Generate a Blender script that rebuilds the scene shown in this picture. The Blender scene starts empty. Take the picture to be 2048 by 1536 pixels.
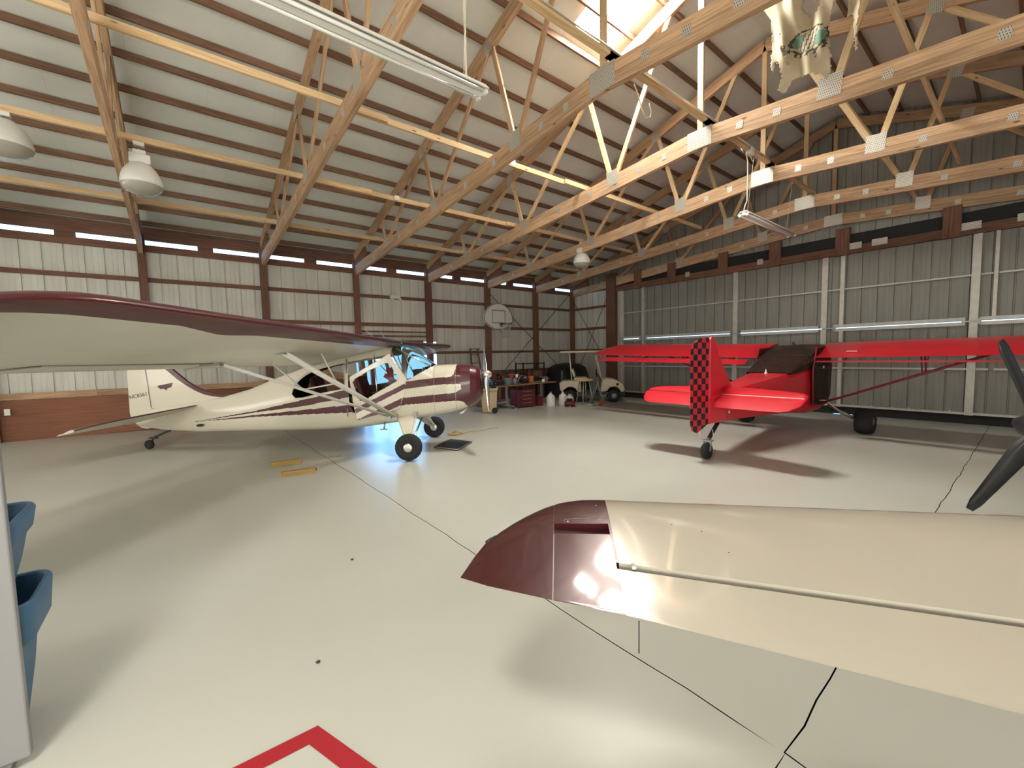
import bpy, bmesh, math, random
from mathutils import Vector, Matrix

random.seed(7)
R = math.radians
PI = math.pi
SC = bpy.context.scene
COL = SC.collection

# ------------------------------------------------------------------ camera
CAM_H = 1.607
cd = bpy.data.cameras.new('camera')
cd.sensor_fit = 'HORIZONTAL'
cd.sensor_width = 36.0
cd.lens = 834.21 / 2048 * 36.0
cd.clip_start = 0.02
cam = bpy.data.objects.new('camera', cd)
COL.objects.link(cam)
_yaw, _pit, _roll = 0.897970799, -0.0695079753, -0.0208988555
_f = Vector((math.cos(_yaw) * math.cos(_pit), math.sin(_yaw) * math.cos(_pit), math.sin(_pit)))
_r = Vector((math.sin(_yaw), -math.cos(_yaw), 0))
_u = _r.cross(_f)
_r2 = math.cos(_roll) * _r + math.sin(_roll) * _u
_u2 = -math.sin(_roll) * _r + math.cos(_roll) * _u
cam.matrix_world = Matrix(((_r2.x, _u2.x, -_f.x, 0), (_r2.y, _u2.y, -_f.y, 0), (_r2.z, _u2.z, -_f.z, CAM_H), (0, 0, 0, 1)))
SC.camera = cam

# ------------------------------------------------------------------ world, light, exposure
SKY_STRENGTH = 2.8
SKYLIGHT_W = 36.0
UNSEEN_SKYLIGHT_W = 19.0
BACK_FILL_W = 1.6        # fill light: glowing panes added to the back wall, behind the camera
RIGHT_FILL_W = 5.0       # fill light: glowing panes added to the right-hand wall, outside the view
EXPOSURE = 1.6
w = bpy.data.worlds.new('world')
SC.world = w
w.use_nodes = True
nt = w.node_tree
nt.nodes.clear()
o_ = nt.nodes.new('ShaderNodeOutputWorld')
bg = nt.nodes.new('ShaderNodeBackground')
bg.inputs[1].default_value = SKY_STRENGTH
tc = nt.nodes.new('ShaderNodeTexCoord')
sx = nt.nodes.new('ShaderNodeSeparateXYZ')
rmp = nt.nodes.new('ShaderNodeValToRGB')
rmp.color_ramp.elements[0].position = 0.0
rmp.color_ramp.elements[0].color = (0.25, 0.58, 1.0, 1)
rmp.color_ramp.elements[1].position = 0.7
rmp.color_ramp.elements[1].color = (0.20, 0.42, 0.95, 1)
nt.links.new(tc.outputs['Generated'], sx.inputs[0])
nt.links.new(sx.outputs['Z'], rmp.inputs[0])
nt.links.new(rmp.outputs[0], bg.inputs[0])
nt.links.new(bg.outputs[0], o_.inputs[0])
SC.view_settings.view_transform = 'Standard'
SC.view_settings.look = 'None'
SC.view_settings.gamma = 1.0
SC.view_settings.use_curve_mapping = False
SC.view_settings.exposure = EXPOSURE
SC.cycles.use_denoising = True
SC.cycles.max_bounces = 20
SC.cycles.diffuse_bounces = 5
SC.cycles.glossy_bounces = 4
SC.cycles.transmission_bounces = 20
SC.cycles.sample_clamp_indirect = 6.0
SC.cycles.caustics_reflective = False
SC.cycles.caustics_refractive = False

# ------------------------------------------------------------------ materials
def sock(b, *names):
    for n in names:
        if n in b.inputs:
            return b.inputs[n]
def mat(name, col, rough=0.5, metal=0.0, noise=None, bump=0.0, coat=0.0, trans=0.0, emit=None, nscale=8.0, alpha=1.0):
    """noise: (second colour, amount)"""
    m = bpy.data.materials.new(name)
    m.use_nodes = True
    t = m.node_tree
    b = t.nodes['Principled BSDF']
    b.inputs['Base Color'].default_value = (*col, 1)
    b.inputs['Roughness'].default_value = rough
    b.inputs['Metallic'].default_value = metal
    if coat:
        sock(b, 'Coat Weight').default_value = coat
        sock(b, 'Coat Roughness').default_value = 0.06
    if trans:
        sock(b, 'Transmission Weight').default_value = trans
        b.inputs['IOR'].default_value = 1.05
    if emit:
        sock(b, 'Emission Color').default_value = (*emit[0], 1)
        sock(b, 'Emission Strength').default_value = emit[1]
    if noise or bump:
        tcn = t.nodes.new('ShaderNodeTexCoord')
        nz = t.nodes.new('ShaderNodeTexNoise')
        nz.inputs['Scale'].default_value = nscale
        nz.inputs['Detail'].default_value = 6
        t.links.new(tcn.outputs['Object'], nz.inputs['Vector'])
        if noise:
            mx = t.nodes.new('ShaderNodeMix')
            mx.data_type = 'RGBA'
            mx.inputs[6].default_value = (*col, 1)
            mx.inputs[7].default_value = (*noise[0], 1)
            mr = t.nodes.new('ShaderNodeMapRange')
            mr.inputs[1].default_value = 0.35
            mr.inputs[2].default_value = 0.75
            mr.inputs[4].default_value = noise[1]
            t.links.new(nz.outputs[0], mr.inputs[0])
            t.links.new(mr.outputs[0], mx.inputs[0])
            t.links.new(mx.outputs[2], b.inputs['Base Color'])
        if bump:
            bp = t.nodes.new('ShaderNodeBump')
            bp.inputs['Strength'].default_value = bump
            bp.inputs['Distance'].default_value = 0.01
            t.links.new(nz.outputs[0], bp.inputs['Height'])
            t.links.new(bp.outputs[0], b.inputs['Normal'])
    return m

def wood(name, c1, c2, knots=True, rough=0.75):
    """grain along UV.x, per-board random offset lives in the UVs"""
    m = bpy.data.materials.new(name)
    m.use_nodes = True
    t = m.node_tree
    b = t.nodes['Principled BSDF']
    b.inputs['Roughness'].default_value = rough
    uv = t.nodes.new('ShaderNodeUVMap')
    mp = t.nodes.new('ShaderNodeMapping')
    mp.inputs['Scale'].default_value = (1.2, 26, 1)
    t.links.new(uv.outputs[0], mp.inputs[0])
    nz = t.nodes.new('ShaderNodeTexNoise')
    nz.inputs['Scale'].default_value = 1.6
    nz.inputs['Detail'].default_value = 5
    nz.inputs['Distortion'].default_value = 0.6
    t.links.new(mp.outputs[0], nz.inputs['Vector'])
    cr = t.nodes.new('ShaderNodeValToRGB')
    cr.color_ramp.elements[0].position = 0.32
    cr.color_ramp.elements[0].color = (*c2, 1)
    cr.color_ramp.elements[1].position = 0.62
    cr.color_ramp.elements[1].color = (*c1, 1)
    t.links.new(nz.outputs[0], cr.inputs[0])
    # board-to-board tone
    n2 = t.nodes.new('ShaderNodeTexNoise')
    n2.inputs['Scale'].default_value = 0.35
    t.links.new(uv.outputs[0], n2.inputs['Vector'])
    hs = t.nodes.new('ShaderNodeHueSaturation')
    mr = t.nodes.new('ShaderNodeMapRange')
    mr.inputs[1].default_value = 0.3
    mr.inputs[2].default_value = 0.7
    mr.inputs[3].default_value = 0.75
    mr.inputs[4].default_value = 1.2
    t.links.new(n2.outputs[0], mr.inputs[0])
    t.links.new(mr.outputs[0], hs.inputs['Value'])
    t.links.new(cr.outputs[0], hs.inputs['Color'])
    last = hs.outputs[0]
    if knots:
        vm = t.nodes.new('ShaderNodeMapping')
        vm.inputs['Scale'].default_value = (2.2, 7, 1)
        t.links.new(uv.outputs[0], vm.inputs[0])
        vo = t.nodes.new('ShaderNodeTexVoronoi')
        vo.inputs['Scale'].default_value = 1.0
        t.links.new(vm.outputs[0], vo.inputs['Vector'])
        kr = t.nodes.new('ShaderNodeMapRange')
        kr.inputs[1].default_value = 0.05
        kr.inputs[2].default_value = 0.11
        t.links.new(vo.outputs['Distance'], kr.inputs[0])
        mx = t.nodes.new('ShaderNodeMix')
        mx.data_type = 'RGBA'
        mx.inputs[6].default_value = (c2[0] * 0.3, c2[1] * 0.25, c2[2] * 0.25, 1)
        t.links.new(kr.outputs[0], mx.inputs[0])
        t.links.new(last, mx.inputs[7])
        last = mx.outputs[2]
    t.links.new(last, b.inputs['Base Color'])
    bp = t.nodes.new('ShaderNodeBump')
    bp.inputs['Strength'].default_value = 0.25
    bp.inputs['Distance'].default_value = 0.004
    t.links.new(nz.outputs[0], bp.inputs['Height'])
    t.links.new(bp.outputs[0], b.inputs['Normal'])
    return m

def steel_mat(name, c1, c2, rough=0.45, metal=0.25, vert=True):
    """painted sheet with faint vertical runs and stains (object space)"""
    m = bpy.data.materials.new(name)
    m.use_nodes = True
    t = m.node_tree
    b = t.nodes['Principled BSDF']
    b.inputs['Roughness'].default_value = rough
    b.inputs['Metallic'].default_value = metal
    tcn = t.nodes.new('ShaderNodeTexCoord')
    mp = t.nodes.new('ShaderNodeMapping')
    mp.inputs['Scale'].default_value = (3.0, 3.0, 0.5) if vert else (1.5, 1.5, 1.5)
    t.links.new(tcn.outputs['Object'], mp.inputs[0])
    nz = t.nodes.new('ShaderNodeTexNoise')
    nz.inputs['Scale'].default_value = 1.0
    nz.inputs['Detail'].default_value = 7
    t.links.new(mp.outputs[0], nz.inputs['Vector'])
    cr = t.nodes.new('ShaderNodeValToRGB')
    cr.color_ramp.elements[0].position = 0.3
    cr.color_ramp.elements[0].color = (*c2, 1)
    cr.color_ramp.elements[1].position = 0.6
    cr.color_ramp.elements[1].color = (*c1, 1)
    t.links.new(nz.outputs[0], cr.inputs[0])
    t.links.new(cr.outputs[0], b.inputs['Base Color'])
    return m

def floor_mat():
    m = bpy.data.materials.new('painted_concrete')
    m.use_nodes = True
    t = m.node_tree
    b = t.nodes['Principled BSDF']
    tcn = t.nodes.new('ShaderNodeTexCoord')
    n1 = t.nodes.new('ShaderNodeTexNoise')
    n1.inputs['Scale'].default_value = 0.7
    n1.inputs['Detail'].default_value = 3
    n1.inputs['Roughness'].default_value = 0.5
    t.links.new(tcn.outputs['Object'], n1.inputs['Vector'])
    cr = t.nodes.new('ShaderNodeValToRGB')
    cr.color_ramp.elements[0].position = 0.25
    cr.color_ramp.elements[0].color = (0.525, 0.53, 0.475, 1)
    cr.color_ramp.elements[1].position = 0.65
    cr.color_ramp.elements[1].color = (0.56, 0.565, 0.51, 1)
    t.links.new(n1.outputs[0], cr.inputs[0])
    # small dark specks and scuffs
    n2 = t.nodes.new('ShaderNodeTexNoise')
    n2.inputs['Scale'].default_value = 5.0
    n2.inputs['Detail'].default_value = 10
    n2.inputs['Roughness'].default_value = 0.8
    t.links.new(tcn.outputs['Object'], n2.inputs['Vector'])
    mr = t.nodes.new('ShaderNodeMapRange')
    mr.inputs[1].default_value = 0.25
    mr.inputs[2].default_value = 0.42
    mr.inputs[3].default_value = 0.72
    mr.inputs[4].default_value = 1.0
    t.links.new(n2.outputs[0], mr.inputs[0])
    mx = t.nodes.new('ShaderNodeMix')
    mx.data_type = 'RGBA'
    mx.blend_type = 'MULTIPLY'
    mx.inputs[0].default_value = 0.03
    t.links.new(cr.outputs[0], mx.inputs[6])
    t.links.new(mr.outputs[0], mx.inputs[7])
    t.links.new(mx.outputs[2], b.inputs['Base Color'])
    rr = t.nodes.new('ShaderNodeMapRange')
    rr.inputs[1].default_value = 0.3
    rr.inputs[2].default_value = 0.7
    rr.inputs[3].default_value = 0.282
    rr.inputs[4].default_value = 0.33
    t.links.new(n1.outputs[0], rr.inputs[0])
    t.links.new(rr.outputs[0], b.inputs['Roughness'])
    n3 = t.nodes.new('ShaderNodeTexNoise')
    n3.inputs['Scale'].default_value = 3.0
    n3.inputs['Detail'].default_value = 4
    t.links.new(tcn.outputs['Object'], n3.inputs['Vector'])
    bp = t.nodes.new('ShaderNodeBump')
    bp.inputs['Strength'].default_value = 0.12
    bp.inputs['Distance'].default_value = 0.02
    t.links.new(n3.outputs[0], bp.inputs['Height'])
    t.links.new(bp.outputs[0], b.inputs['Normal'])
    return m

def plate_mat():
    """galvanised truss plate: punched slots on UV metres"""
    m = bpy.data.materials.new('galvanised_plate')
    m.use_nodes = True
    t = m.node_tree
    b = t.nodes['Principled BSDF']
    b.inputs['Metallic'].default_value = 0.55
    b.inputs['Roughness'].default_value = 0.45
    uv = t.nodes.new('ShaderNodeUVMap')
    br = t.nodes.new('ShaderNodeTexBrick')
    br.inputs['Scale'].default_value = 1.0
    br.inputs['Brick Width'].default_value = 0.022
    br.inputs['Row Height'].default_value = 0.03
    br.inputs['Mortar Size'].default_value = 0.007
    br.inputs['Mortar Smooth'].default_value = 0.0
    br.inputs['Color1'].default_value = (0.10, 0.085, 0.065, 1)
    br.inputs['Color2'].default_value = (0.16, 0.13, 0.10, 1)
    br.inputs['Mortar'].default_value = (0.62, 0.60, 0.54, 1)
    t.links.new(uv.outputs[0], br.inputs['Vector'])
    t.links.new(br.outputs[0], b.inputs['Base Color'])
    return m

def checker_mat():
    m = bpy.data.materials.new('checker_paint')
    m.use_nodes = True
    t = m.node_tree
    b = t.nodes['Principled BSDF']
    b.inputs['Roughness'].default_value = 0.3
    uv = t.nodes.new('ShaderNodeUVMap')
    ck = t.nodes.new('ShaderNodeTexChecker')
    ck.inputs['Scale'].default_value = 1.0 / 0.085
    ck.inputs['Color1'].default_value = (0.012, 0.01, 0.01, 1)
    ck.inputs['Color2'].default_value = (0.50, 0.02, 0.035, 1)
    t.links.new(uv.outputs[0], ck.inputs[0])
    t.links.new(ck.outputs[0], b.inputs['Base Color'])
    return m

M = {}
M['truss'] = wood('truss_pine', (0.56, 0.37, 0.22), (0.34, 0.20, 0.11))
M['dark_wood'] = wood('old_post_wood', (0.22, 0.105, 0.065), (0.115, 0.05, 0.032), False)
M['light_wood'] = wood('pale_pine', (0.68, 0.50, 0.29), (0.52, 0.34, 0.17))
M['purlin'] = wood('purlin_wood', (0.26, 0.145, 0.088), (0.15, 0.078, 0.046), False)
M['ply'] = wood('red_plywood', (0.27, 0.112, 0.062), (0.21, 0.082, 0.045), False)
M['roof'] = steel_mat('roof_sheet_underside', (0.76, 0.78, 0.74), (0.71, 0.725, 0.685), 0.55, 0.0, False)
M['wall'] = steel_mat('wall_sheet', (0.66, 0.655, 0.60), (0.54, 0.53, 0.48), 0.5, 0.05)
M['door'] = steel_mat('door_sheet', (0.29, 0.285, 0.26), (0.235, 0.23, 0.205), 0.5, 0.1)
M['galv'] = mat('galvanised_steel', (0.62, 0.61, 0.56), 0.4, 0.3, ((0.48, 0.47, 0.43), 0.8))
M['floor'] = floor_mat()
M['joint'] = mat('joint_filler', (0.02, 0.02, 0.018), 1.0)
M['joint'].node_tree.nodes['Principled BSDF'].inputs['Specular IOR Level'].default_value = 0.0
M['plate'] = plate_mat()
M['skylight'] = mat('translucent_sheet', (0.9, 0.9, 0.86), 0.5, emit=((1.0, 0.97, 0.88), SKYLIGHT_W))
M['unseen_skylight'] = mat('translucent_sheet_unseen', (0.9, 0.9, 0.86), 0.5, emit=((1.0, 0.97, 0.88), UNSEEN_SKYLIGHT_W))  # roof sheet added out of view, set to throw the wing's floor shadow
M['right_fill'] = mat('right_fill_glow', (0.9, 0.9, 0.86), 0.5, emit=((1.0, 0.985, 0.92), RIGHT_FILL_W))  # glow of the fill panes added on the right
M['back_fill'] = mat('back_fill_glow', (0.9, 0.9, 0.86), 0.5, emit=((1.0, 0.985, 0.92), BACK_FILL_W))  # glow of the fill panes added at the back
M['glass'] = mat('clear_glass', (0.96, 0.98, 1.0), 0.03, trans=1.0)
M['acrylic'] = mat('cockpit_acrylic', (0.90, 0.93, 0.95), 0.04, trans=1.0)
M['smoke'] = mat('tinted_acrylic', (0.14, 0.085, 0.07), 0.08, trans=0.75)
M['cream'] = mat('cream_paint', (0.72, 0.67, 0.55), 0.28, coat=0.5)
M['fabric'] = mat('doped_fabric', (0.66, 0.63, 0.54), 0.38, noise=((0.60, 0.57, 0.49), 0.8), bump=0.25, nscale=2.2, coat=0.25)
M['maroon'] = mat('maroon_paint', (0.075, 0.008, 0.013), 0.34, coat=0.25)
M['maroon2'] = mat('metallic_maroon', (0.062, 0.008, 0.012), 0.25, metal=0.15, coat=0.6)
M['pearl'] = mat('pearl_wing_paint', (0.54, 0.505, 0.425), 0.16, metal=0.0, coat=0.9)
M['red'] = mat('red_paint', (0.62, 0.014, 0.03), 0.34, coat=0.3)
M['red_dark'] = mat('dark_red_tube', (0.22, 0.012, 0.018), 0.4)
M['floorred'] = mat('red_floor_line', (0.40, 0.018, 0.03), 0.4)
M['rubber'] = mat('black_rubber', (0.018, 0.018, 0.018), 0.8)
M['black'] = mat('black_plastic', (0.02, 0.02, 0.022), 0.45)
M['blackmetal'] = mat('black_composite', (0.025, 0.025, 0.028), 0.35)
M['alu'] = mat('bare_aluminium', (0.72, 0.71, 0.68), 0.28, 0.85)
M['steel'] = mat('dull_steel', (0.40, 0.39, 0.37), 0.4, 0.7)
M['white'] = mat('white_enamel', (0.74, 0.73, 0.68), 0.35)
M['whiteplast'] = mat('white_plastic', (0.72, 0.70, 0.63), 0.5)
M['lampglass'] = mat('frosted_lamp_glass', (0.36, 0.34, 0.29), 0.25, coat=0.4)
M['tube'] = mat('unlit_tube', (0.80, 0.79, 0.75), 0.25)
M['bin'] = mat('blue_bin_plastic', (0.055, 0.15, 0.28), 0.55, noise=((0.045, 0.12, 0.22), 0.7))
M['tan'] = mat('tan_plastic', (0.50, 0.39, 0.23), 0.6)
M['greypaint'] = mat('pale_grey_panel', (0.25, 0.245, 0.25), 0.55)
M['cloth'] = mat('weathered_cloth', (0.46, 0.40, 0.285), 0.9, noise=((0.36, 0.30, 0.20), 0.9), nscale=4)
M['green'] = mat('faded_green_print', (0.12, 0.22, 0.16), 0.9)
M['ink'] = mat('black_print', (0.05, 0.045, 0.035), 0.9)
M['cord'] = mat('cream_cord', (0.66, 0.60, 0.46), 0.6)
M['net'] = mat('white_net_cord', (0.55, 0.52, 0.46), 0.8)
M['orange'] = mat('orange_paint', (0.55, 0.16, 0.04), 0.5)
M['seatred'] = mat('maroon_upholstery', (0.16, 0.05, 0.055), 0.7)
M['blue'] = mat('blue_paint', (0.05, 0.14, 0.42), 0.4)
M['cardboard'] = mat('brown_cardboard', (0.24, 0.13, 0.07), 0.85)
M['chest'] = mat('red_tool_chest_paint', (0.12, 0.02, 0.025), 0.4)
M['rope'] = mat('straw_rope', (0.50, 0.37, 0.18), 0.9)
M['rubberblue'] = mat('grey_tub_plastic', (0.20, 0.23, 0.25), 0.6)
M['paper'] = mat('paper_white', (0.75, 0.73, 0.68), 0.8)
M['grass'] = mat('lawn', (0.10, 0.13, 0.05), 0.95, noise=((0.18, 0.16, 0.08), 0.8), nscale=3)
M['checker'] = checker_mat()
M['chock'] = wood('yellow_chock_wood', (0.55, 0.36, 0.12), (0.42, 0.25, 0.08), False)
M['cartcream'] = mat('cream_cart_body', (0.58, 0.52, 0.38), 0.4)

# ------------------------------------------------------------------ mesh builder
class MB:
    def __init__(s):
        s.v, s.f, s.m, s.uv, s.sm = [], [], [], [], []
    def face(s, idx, m=0, uv=None, sm=False):
        s.f.append(tuple(idx)); s.m.append(m); s.uv.append(uv); s.sm.append(sm)
    def box(s, c, d, m=0, rot=None):
        """axis box; c centre, d full sizes, rot = 3x3 matrix"""
        hx, hy, hz = d[0] / 2, d[1] / 2, d[2] / 2
        b = len(s.v)
        for x, y, z in ((-1, -1, -1), (1, -1, -1), (1, 1, -1), (-1, 1, -1), (-1, -1, 1), (1, -1, 1), (1, 1, 1), (-1, 1, 1)):
            p = Vector((x * hx, y * hy, z * hz))
            if rot is not None:
                p = rot @ p
            s.v.append(p + Vector(c))
        for q in ((0, 3, 2, 1), (4, 5, 6, 7), (0, 1, 5, 4), (1, 2, 6, 5), (2, 3, 7, 6), (3, 0, 4, 7)):
            s.face([b + i for i in q], m)
        return s
    def beam(s, p0, p1, wd, ht, up=(0, 0, 1), m=0):
        """rectangular bar p0-p1; ht along 'up', wd across; wood UVs along length"""
        p0, p1 = Vector(p0), Vector(p1)
        a = (p1 - p0); L = a.length; a.normalize()
        u = Vector(up); sd = a.cross(u)
        if sd.length < 1e-5:
            sd = a.cross(Vector((1, 0, 0)))
        sd.normalize(); u = sd.cross(a)
        b = len(s.v)
        for p in (p0, p1):
            for x, y in ((-1, -1), (1, -1), (1, 1), (-1, 1)):
                s.v.append(p + sd * (x * wd / 2) + u * (y * ht / 2))
        ox, oy = random.random() * 50, random.random() * 50
        per = [0, wd, wd + ht, 2 * wd + ht, 2 * (wd + ht)]
        for i in range(4):
            j = (i + 1) % 4
            s.face((b + i, b + j, b + 4 + j, b + 4 + i), m,
                   ((ox, oy + per[i]), (ox, oy + per[i + 1]), (ox + L, oy + per[i + 1]), (ox + L, oy + per[i])))
        e = ((ox, oy), (ox + .05, oy), (ox + .05, oy + .05), (ox, oy + .05))
        s.face((b + 3, b + 2, b + 1, b), m, e)
        s.face((b + 4, b + 5, b + 6, b + 7), m, e)
        return s
    def tube(s, pts, r, n=8, m=0, cap=True, closed=False):
        pts = [Vector(p) for p in pts]
        rs = r if isinstance(r, (list, tuple)) else [r] * len(pts)
        b = len(s.v); k = len(pts)
        prev = None
        for i, p in enumerate(pts):
            if closed:
                t = pts[(i + 1) % k] - pts[i - 1]
            else:
                t = pts[min(i + 1, k - 1)] - pts[max(i - 1, 0)]
            t.normalize()
            if prev is None:
                x = t.orthogonal().normalized()
            else:
                x = prev - t * prev.dot(t)
                x = x.normalized() if x.length > 1e-6 else t.orthogonal().normalized()
            prev = x
            y = t.cross(x)
            for j in range(n):
                a = 2 * PI * j / n
                s.v.append(p + (x * math.cos(a) + y * math.sin(a)) * rs[i])
        for i in range(k if closed else k - 1):
            for j in range(n):
                j2 = (j + 1) % n
                i2 = (i + 1) % k
                s.face((b + i * n + j, b + i * n + j2, b + i2 * n + j2, b + i2 * n + j), m, None, True)
        if cap and not closed:
            s.face([b + j for j in range(n)][::-1], m)
            s.face([b + (k - 1) * n + j for j in range(n)], m)
        return s
    def lathe(s, prof, n=24, m=0, axis=(0, 0, 1), org=(0, 0, 0), sm=True, cap=True):
        """prof: list of (radius, height) along axis"""
        ax = Vector(axis).normalized(); x = ax.orthogonal().normalized(); y = ax.cross(x); o = Vector(org)
        b = len(s.v)
        for r, h in prof:
            for j in range(n):
                a = 2 * PI * j / n
                s.v.append(o + ax * h + (x * math.cos(a) + y * math.sin(a)) * max(r, 1e-4))
        for i in range(len(prof) - 1):
            mi = m[i] if isinstance(m, (list, tuple)) else m
            for j in range(n):
                j2 = (j + 1) % n
                s.face((b + i * n + j, b + i * n + j2, b + (i + 1) * n + j2, b + (i + 1) * n + j), mi, None, sm)
        if cap:
            m0 = m[0] if isinstance(m, (list, tuple)) else m
            m1 = m[-1] if isinstance(m, (list, tuple)) else m
            s.face([b + j for j in range(n)][::-1], m0)
            s.face([b + (len(prof) - 1) * n + j for j in range(n)], m1)
        return s
    def prism(s, poly, o, ex, ey, ez, d0, d1, m=0):
        """2D polygon in plane (o, ex, ey), extruded along ez from d0 to d1"""
        o, ex, ey, ez = Vector(o), Vector(ex), Vector(ey), Vector(ez)
        b = len(s.v); n = len(poly)
        for d in (d0, d1):
            for x, y in poly:
                s.v.append(o + ex * x + ey * y + ez * d)
        s.face([b + i for i in range(n)][::-1], m)
        s.face([b + n + i for i in range(n)], m)
        for i in range(n):
            j = (i + 1) % n
            s.face((b + i, b + j, b + n + j, b + n + i), m)
        return s
    def grid(s, rows, m=0, sm=True, closed=False, matf=None, keep=None):
        """rows: list of rows of points; matf(i,j,centre) gives slot, keep(...) False drops the face"""
        b = len(s.v); k = len(rows); n = len(rows[0])
        for r in rows:
            for p in r:
                s.v.append(Vector(p))
        for i in range(k - 1):
            for j in range(n if closed else n - 1):
                j2 = (j + 1) % n
                q = (b + i * n + j, b + i * n + j2, b + (i + 1) * n + j2, b + (i + 1) * n + j)
                c = (s.v[q[0]] + s.v[q[1]] + s.v[q[2]] + s.v[q[3]]) / 4
                if keep and not keep(i, j, c):
                    continue
                s.face(q, matf(i, j, c) if matf else m, None, sm)
        return s
    def xform(s, mx):
        s.v = [mx @ Vector(p) for p in s.v]
        return s
    def build(s, name, mats, parent=None, bevel=0.0, loc=None, fix=True, weld=False):
        me = bpy.data.meshes.new(name)
        off = Vector(loc) if loc is not None else Vector((0, 0, 0))
        me.from_pydata([tuple(Vector(p) - off) for p in s.v], [], s.f)
        if not isinstance(mats, (list, tuple)):
            mats = [mats]
        for mm in mats:
            me.materials.append(mm)
        ul = me.uv_layers.new(name='UVMap')
        uvd = ul.data
        for p in me.polygons:
            p.material_index = s.m[p.index]
            p.use_smooth = s.sm[p.index]
            u = s.uv[p.index]
            if u:
                for k, li in enumerate(p.loop_indices):
                    uvd[li].uv = u[k]
            else:
                nn = p.normal
                ax = max(range(3), key=lambda i: abs(nn[i]))
                a, c = ((1, 2), (0, 2), (0, 1))[ax]
                for li, vi in zip(p.loop_indices, p.vertices):
                    co = s.v[vi]
                    uvd[li].uv = (co[a], co[c])
        if weld or fix:
            bm = bmesh.new(); bm.from_mesh(me)
            if weld:
                bmesh.ops.remove_doubles(bm, verts=bm.verts, dist=1e-5)
            bmesh.ops.recalc_face_normals(bm, faces=bm.faces)
            bm.to_mesh(me); bm.free()
        me.update()
        ob = bpy.data.objects.new(name, me)
        COL.objects.link(ob)
        if parent is not None:
            ob.parent = parent
            pl = PLOC.get(parent.name, Vector((0, 0, 0)))
            ob.location = off - pl
            PLOC[ob.name] = off
        else:
            ob.location = off
            PLOC[ob.name] = off
        if bevel:
            bv = ob.modifiers.new('bevel', 'BEVEL')
            bv.width = bevel; bv.segments = 2; bv.limit_method = 'ANGLE'; bv.angle_limit = R(40)
        return ob

PLOC = {}          # world location of every (unrotated) object, so parts can be given world coordinates
def thing(name, label, cat, loc=(0, 0, 0), group=None):
    o = bpy.data.objects.new(name, None)
    COL.objects.link(o)
    o.empty_display_size = 0.1
    o.location = loc
    PLOC[o.name] = Vector(loc)
    o['label'] = label; o['category'] = cat
    if group: o['group'] = group
    return o
def tag(o, label, cat, group=None):
    o['label'] = label; o['category'] = cat
    if group: o['group'] = group
    return o
def struct(o):
    o['kind'] = 'structure'
    return o
def stuff(o):
    o['kind'] = 'stuff'
    return o
def empty_struct(name):
    o = bpy.data.objects.new(name, None); COL.objects.link(o); o['kind'] = 'structure'
    PLOC[o.name] = Vector((0, 0, 0))
    return o
def share(src, name, loc, parent, rot=None):
    """another object on the same mesh; loc in parent space"""
    o = bpy.data.objects.new(name, src.data); COL.objects.link(o)
    o.parent = parent; o.location = loc
    if rot: o.rotation_euler = rot
    return o
SLOPE = 0.0134
def gz(x): return -SLOPE * x       # the slab falls slightly towards the big door
def inpoly(x, y, poly):
    c = False; n = len(poly); j = n - 1
    for i in range(n):
        xi, yi = poly[i]; xj, yj = poly[j]
        if (yi > y) != (yj > y) and x < (xj - xi) * (y - yi) / (yj - yi) + xi:
            c = not c
        j = i
    return c
def lerp(a, b, t): return a + (b - a) * t
def interp(tab, x):
    if x <= tab[0][0]: return tab[0][1:]
    for a, b in zip(tab, tab[1:]):
        if x <= b[0]:
            t = (x - a[0]) / (b[0] - a[0])
            return tuple(lerp(p, q, t) for p, q in zip(a[1:], b[1:]))
    return tab[-1][1:]

# ================================================================== THE SETTING
YL, XE, YC = 13.14, 13.96, 3.53            # left wall, end wall, ridge line
YR, XB = 2 * YC - YL, -7.0                 # right wall, back wall
XTR = [-2.98, -0.52, 1.93, 4.39, 6.82, 9.30, 11.74, 13.96]
def ztop(y): return 4.75 + 0.30 * (12.65 - abs(y - YC) - YC)      # centre of the top chord
def zroof(y): return ztop(y) + 0.27

# ---- floor: four slabs with open joints
fl = MB()
fl.face([0, 1, 2, 3]); fl.v = [Vector((XB - 1, YR - 1, gz(XB - 1) - .03)), Vector((XE + .25, YR - 1, gz(XE + .25) - .03)),
                              Vector((XE + .25, YL + .2, gz(XE + .25) - .03)), Vector((XB - 1, YL + .2, gz(XB - 1) - .03))]
floor = struct(fl.build('floor', M['joint']))
JX, JY = 1.822, 0.566
def wob(t, s): return 0.006 * math.sin(t * 5.1 + s) + 0.004 * math.sin(t * 13.7 + 2 * s) + 0.003 * math.sin(t * 31 + s)
def slab(x0, x1, y0, y1, jl, jr, jb, jt):
    """edge flags: which sides are joints"""
    G = 0.0035
    n = 60
    pts = []
    def ex(a, b, k): return [lerp(a, b, i / k) for i in range(k)]
    for x in ex(x0, x1, n): pts.append((x, y0 + (G + wob(x, 1) if jb else 0)))
    for y in ex(y0, y1, n): pts.append((x1 - (G - wob(y, 3)) if jr else x1, y))
    for x in ex(x1, x0, n): pts.append((x, y1 - (G - wob(x, 1)) if jt else y1))
    for y in ex(y1, y0, n): pts.append((x0 + (G + wob(y, 3)) if jl else x0, y))
    m = MB(); k = len(pts)
    for z in (0, -.028):
        for x, y in pts: m.v.append(Vector((x, y, gz(x) + z)))
    m.face(range(k)); 
    for i in range(k):
        j = (i + 1) % k
        m.face((i, k + i, k + j, j), 1)
    o = m.build('slab', [M['floor'], M['joint']], floor, fix=False)
    return o
slab(XB - .5, JX, YR - .5, JY, 0, 1, 0, 1)
slab(JX, XE + .25, YR - .5, JY, 1, 0, 0, 1)
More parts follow.
